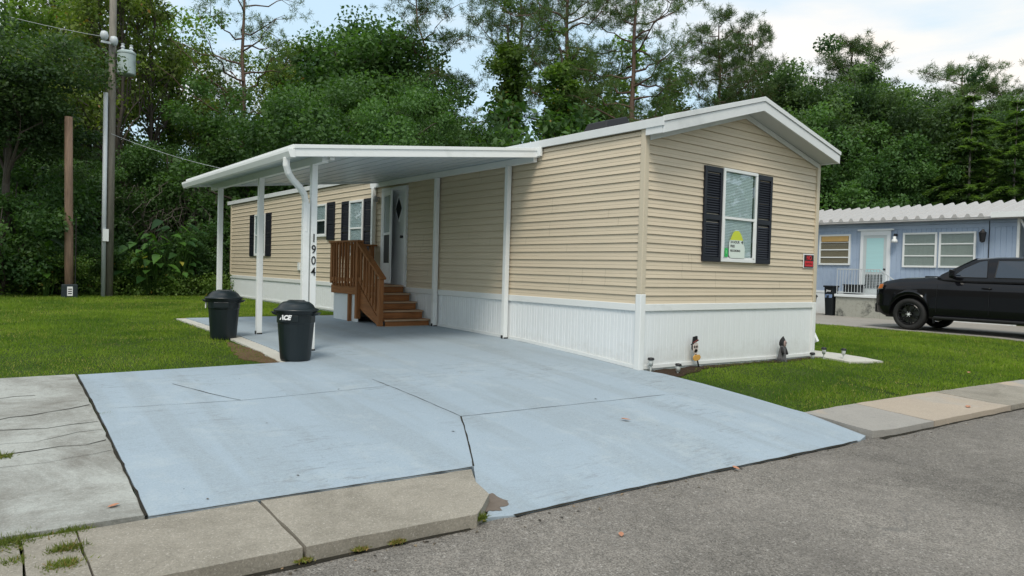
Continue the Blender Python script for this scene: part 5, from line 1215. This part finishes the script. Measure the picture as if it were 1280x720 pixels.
# big leaved plant
def bigleaf_plant(seed, label, px, d, ztop, n, spread):
    R = np.random.default_rng(seed); x0, y0 = spot(px, d); o = thing('taro_plant', label, 'plant', (x0, y0, 0), 0, 'big leaved plants in the undergrowth')
    b = MB(); V = []; F = []; T = []
    for i in range(n):
        az = R.uniform(0, 2*PI); r = R.uniform(.1, spread); z = R.uniform(.5, ztop); tip = np.array([r*math.cos(az), r*math.sin(az)-.3, z])
        b.tube([(tip[0]*.3, tip[1]*.3, 0), (tip[0]*.6, tip[1]*.6, z*.7), tuple(tip)], [.02, .015, .01], 4, cap=False)
        L = R.uniform(.18, .40); W = L*.72; dv = unit(np.array([[math.cos(az)+R.normal()*.3, math.sin(az)-.6, -.35+R.normal()*.25]]))[0]; nr = np.array([R.normal()*.25, -.35+R.normal()*.2, 1.]); sd_ = np.cross(dv, nr); sd_ /= np.linalg.norm(sd_); nr = np.cross(sd_, dv)
        prof = [(-.28, .18), (-.18, .42), (.05, .5), (.35, .4), (.7, .2), (1, 0)]; k0 = len(V); t = min(.92, max(0, R.random())) if R.random() > .07 else 1.
        mid = [(-.1, 0)]+[(u, 0) for u, _ in prof[2:]]
        for u, w_ in prof: V.append(tip+dv*L*u+sd_*W*w_+nr*W*w_*.25-np.array([0, 0, .18*L*max(u, 0)**2])); 
        for u, w_ in reversed(prof[:-1]): V.append(tip+dv*L*u-sd_*W*w_+nr*W*w_*.25-np.array([0, 0, .18*L*max(u, 0)**2]))
        c0 = len(V); V.append(tip+dv*L*.12); m_ = c0-k0
        for j in range(m_): F.append((c0, k0+j, k0+(j+1) % m_))
        T += [t]*(m_+1)
    me = bpy.data.meshes.new('leaves'); me.from_pydata([tuple(v) for v in V], [], F); a = me.attributes.new('tone', 'FLOAT', 'POINT'); a.data.foreach_set('value', T); link('leaves', me, m_bigleaf, o, smooth=True)
    b.build('stems', m_leafm, o, local=True)
bigleaf_plant(1, 'plant with big heart shaped yellow green leaves right of the conduit pole', 190, 21.9, 1.95, 46, 1.0)
bigleaf_plant(2, 'big leaved plant with drooping leaves left of the far carport post', 222, 22.6, 2.3, 34, 1.0)
bigleaf_plant(3, 'small bright big leaved clump left of the short pole', 58, 19.9, 1.85, 9, .35)
# dead vines hanging in the gap
b = MB(); R = np.random.default_rng(5)
for i in range(190):
    px = R.uniform(150, 265); d = R.uniform(24.6, 27); x, y = spot(px, d); z = R.uniform(1.5, 4.2); a = np.array([x, y, z]); e = a+np.array([R.normal()*.7, R.normal()*.4, -R.uniform(.3, 2.0)]); e[2] = max(e[2], .1)
    b.tube(path(R, a, e, 6, .35), .011, 4, cap=False)
tag(b.build('dead_vines', m_twig, fix=False), 'tangle of grey dead vines and twigs in the dark gap of the woods', 'vines', kind='stuff')

# ------------------------------------------------------------------ lawn grass (real blades)
def inpoly(x, y, poly):
    c = np.zeros(len(x), bool); j = len(poly)-1
    for i in range(len(poly)):
        xi, yi = poly[i]; xj, yj = poly[j]
        c ^= ((yi > y) != (yj > y)) & (x < (xj-xi)*(y-yi)/(yj-yi+1e-12)+xi); j = i
    return c
def ghv(x, y):
    a = np.interp(y, YS, ZS); b_ = np.interp(y, YR, ZR); t = np.clip((x-.5)/3.5, 0, 1); t = t*t*(3-2*t); return a*(1-t)+b_*t
def vnoise(x, y, s, seed):
    R = np.random.default_rng(seed); G = R.random((64, 64)); u = x/s; v = y/s; i = np.floor(u).astype(int); j = np.floor(v).astype(int); fu = u-i; fv = v-j; fu = fu*fu*(3-2*fu); fv = fv*fv*(3-2*fv)
    g = lambda a, b: G[a % 64, b % 64]
    return (g(i, j)*(1-fu)+g(i+1, j)*fu)*(1-fv)+(g(i, j+1)*(1-fu)+g(i+1, j+1)*fu)*fv
def lawn(name, label, poly, holes, dens, seed, fac=1.0, edge=0):
    R = np.random.default_rng(seed); xs_ = [p[0] for p in poly]; ys_ = [p[1] for p in poly]
    area = (max(xs_)-min(xs_))*(max(ys_)-min(ys_)); n = int(area*dens)
    x = R.uniform(min(xs_), max(xs_), n); y = R.uniform(min(ys_), max(ys_), n); jx = x+R.normal(size=n)*edge; jy = y+R.normal(size=n)*edge
    dist = np.hypot(x-CAM[0], y-CAM[1]); keep = inpoly(jx, jy, poly) & (R.random(n) < np.clip((9.5/dist)**1.5, .1, 1))
    for h_ in holes: keep &= ~inpoly(jx, jy, h_)
    # bald patches
    keep &= (vnoise(x, y, .5, 3)*.6+vnoise(x, y, .17, 4)*.4+R.random(n)*.25) > .30
    x, y, dist = x[keep], y[keep], dist[keep]; n = len(x)
    k = np.clip((dist/9.5)**.75, .9, 2.6); h = R.uniform(.018, .046, n)*(.7+.7*vnoise(x, y, .4, 8))*fac*np.clip(k, 1, 1.5)
    d = unit(np.stack([R.normal(size=n)*.5, R.normal(size=n)*.5, np.ones(n)], 1)); cen = np.stack([x, y, ghv(x, y)-.006], 1)
    nr = unit(np.stack([R.normal(size=n), R.normal(size=n), np.zeros(n)+.1], 1))
    tn = np.clip(-.02+.55*vnoise(x, y, 1.3, 11)+.42*vnoise(x, y, .35, 12)+R.normal(size=n)*.13, 0, .92); hot = R.random(n) < .015+.09*(vnoise(x, y, .9, 21) > .62); tn[hot] = 1
    o = leaf_mesh(name, cen, d, nr, h, .0075*k*R.uniform(.7, 1.3, n), tn, m_grass, tri=True); tag(o, label, 'grass', kind='stuff')
lawn('lawn_grass', 'mown green grass of the left lawn beside the carport', [(-7.6, 1.9), (-4.0, 1.86), (-3.98, 3.6), (-3.86, 5.2), (-3.75, 8.12), (-.1, 8.12), (-.1, 17.5), (-1, 24), (-9, 24), (-9, 8)], [], 3400, 1, edge=.05)
gp = [(.24, -2.13), (.25, -1.52), (.24, -.9), (.20, -.3), (.3, -.4), (.7, -.28), (1.2, -.15), (2.2, -.11), (3.2, -.15), (4.2, -.13), (4.2, -.62), (5.0, -.8), (5.06, .6), (5.1, 9), (12.25, 9), (12.3, -2.7), (10.5, -2.92), (7, -2.58), (4.5, -2.33), (2.2, -2.2)]
lawn('lawn_grass', 'mown green grass of the right lawn before the gable', gp, [], 3400, 2, edge=.045)
lawn('tall_grass', 'taller uncut grass blades along the skirting by the ghoul figure', [(1.5, -.10), (2.9, -.10), (2.9, -.16), (1.5, -.16)], [], 900, 3, 2.2)

def weeds(label, px, py_, r, n, tone=(.2, .9), h=.06, z=-.33):
    d = FW*1.0+RT*((px-640)/FPX)-UP*((py_-360)/FPX); 
    t = (z-CAM[2])/d.z; x0 = CAM[0]+d.x*t; y0 = CAM[1]+d.y*t; R = np.random.default_rng(int(px*7+py_)); q = R.normal(size=(n, 2))*np.array([r*.75, r*.5]); 
    cen = np.stack([x0+q[:, 0], y0+q[:, 1], np.full(n, 0.)], 1); base_ = z+.012
    cen[:, 2] = base_-.0
    dd = unit(np.stack([R.normal(size=n), R.normal(size=n), np.abs(R.normal(size=n))*.8+.15], 1))
    o = leaf_mesh('weed_tuft', cen-np.array([x0, y0, base_]), dd, unit(R.normal(size=(n, 3))), R.uniform(.3, 1, n)*h*1.25, .009, R.uniform(tone[0], tone[1], n)+(R.random(n) < .12)*.3, m_weed, tri=True); o.location = (x0, y0, base_)
    return tag(o, label, 'weed', 'weeds growing in the concrete joints')
m_weed = mat_leaf('weeds', (.05, .09, .015), (.17, .2, .04), .3, warm=(.3, .2, .08), obj=.15)
weeds('dark green weed mat at the lower left edge of the frame', 14, 683, .085, 1500, h=.05, z=-.36)
weeds('low weeds along the joint right of the corner mat', 52, 678, .05, 500, h=.035, z=-.36)
weeds('bright green weed tuft in the sidewalk joint', 88, 671, .05, 900, h=.045, z=-.36)
weeds('reddish green weed clump on the sidewalk crack', 84, 692, .045, 900, (.3, 1.), .05, -.37)
weeds('yellowish weed clump below the reddish one', 78, 712, .05, 900, (.4, 1.), .045, -.38)
weeds('small weed tuft at the bottom left corner', 20, 708, .04, 600, (.3, .9), .045, -.38)
weeds('weed tuft in the upper crack of the old grey slab', 44, 522, .055, 260, (.5, 1.), .04, -.17)
weeds('small weed tuft at the left edge on the old slab', 4, 574, .04, 200, (.5, 1.), .05, -.22)
weeds('weed in the gap between old slab and painted drive', 129, 522, .03, 160, (.5, 1.), .035, -.17)
weeds('tiny weed tuft at the kerb end beside the painted flare', 599, 651, .025, 260, (.3, .8), .05, -.44)
weeds('dry weed tuft at the kerb foot near the sidewalk joint', 380, 703, .03, 260, (.85, 1.), .022, -.455)
weeds('dry weed tuft along the kerb foot right of the first', 450, 690, .025, 220, (.85, 1.), .022, -.455)
weeds('brown grass bits at the kerb foot nearer the drive', 498, 680, .028, 280, (.9, 1.), .022, -.455)
# grit, twigs and leaf crumbs scattered over the paving, thicker along the kerb
R = np.random.default_rng(31); n = 2600; gx = R.uniform(-6.6, 6, n); gy = np.where(R.random(n) < .6, np.array([kerb_y(v) for v in gx])-np.abs(R.normal(size=n))*.10-.01, R.uniform(-4.6, 1.7, n))
ky = np.array([kerb_y(v) for v in gx]); ok = (gy < ky-.005) | ((gx < -.1) & (gx > -5.95) & (gy > -1.9)); ok &= ~((gx > -5.6) & (gx < -4.0) & (gy > ky-.005) & (gy < -1.9)); gx, gy, ky = gx[ok], gy[ok], ky[ok]; n = len(gx)
gz = np.array([STREET+.004 if b < k else drive_h(a, b)+.034 for a, b, k in zip(gx, gy, ky)]); dd = unit(np.stack([R.normal(size=n), R.normal(size=n), np.zeros(n)+.05], 1))
m_grit = mat_leaf('grit and leaf crumbs', (.03, .025, .02), (.22, .17, .11), 0, warm=(.4, .24, .12), obj=0)
sz = R.uniform(.004, .012, n)*(1+2.2*(R.random(n) < .07))
tag(leaf_mesh('grit', np.stack([gx, gy, gz], 1), dd, unit(np.stack([R.normal(size=n)*.2, R.normal(size=n)*.2, np.ones(n)], 1)), sz, sz*.55, R.random(n), m_grit), 'fine grit twigs and leaf crumbs scattered over drive and street', 'grit', kind='stuff')
# fallen leaves
m_fl = M('dry fallen leaf', (.42, .2, .12), .8, .3, 30)
def fallen(label, x, y, z, s, rz):
    b = MB(); pr = [(-1, 0), (-.55, .35), (0, .5), (.5, .32), (1, 0), (.5, -.3), (0, -.42), (-.5, -.3)]
    b.v = [(u*s, v*s, .25*s*abs(v)+.12*s*(u > .4)+.006) for u, v in pr]+[(0, 0, .004)]; b.f = [(8, i, (i+1) % 8) for i in range(8)]
    o = b.build('fallen_leaf', m_fl, fix=False); o.location = (x, y, z); o.rotation_euler = (0, 0, rz); tag(o, label, 'leaf', 'dry leaves fallen on the paving')
fallen('curled brown leaf on the old grey slab', -6.22, -1.70, -.30, .035, .3)
fallen('brown leaf lying in the middle of the painted drive', -1.98, -1.63, -.285, .05, 2.3)
fallen('brown leaf on the painted flare near the street', -2.02, -2.86, -.445, .045, 1.3)
fallen('dry leaf on the asphalt near the bottom of the frame', -3.82, -3.32, STREET+.002, .035, .8)
fallen('pinkish leaf on the right sidewalk by the kerb', 2.55, -2.9, -.395, .06, .2)
fallen('pale leaf caught in the grass of the right lawn', 5.4, -1.9, -.31, .05, .2)
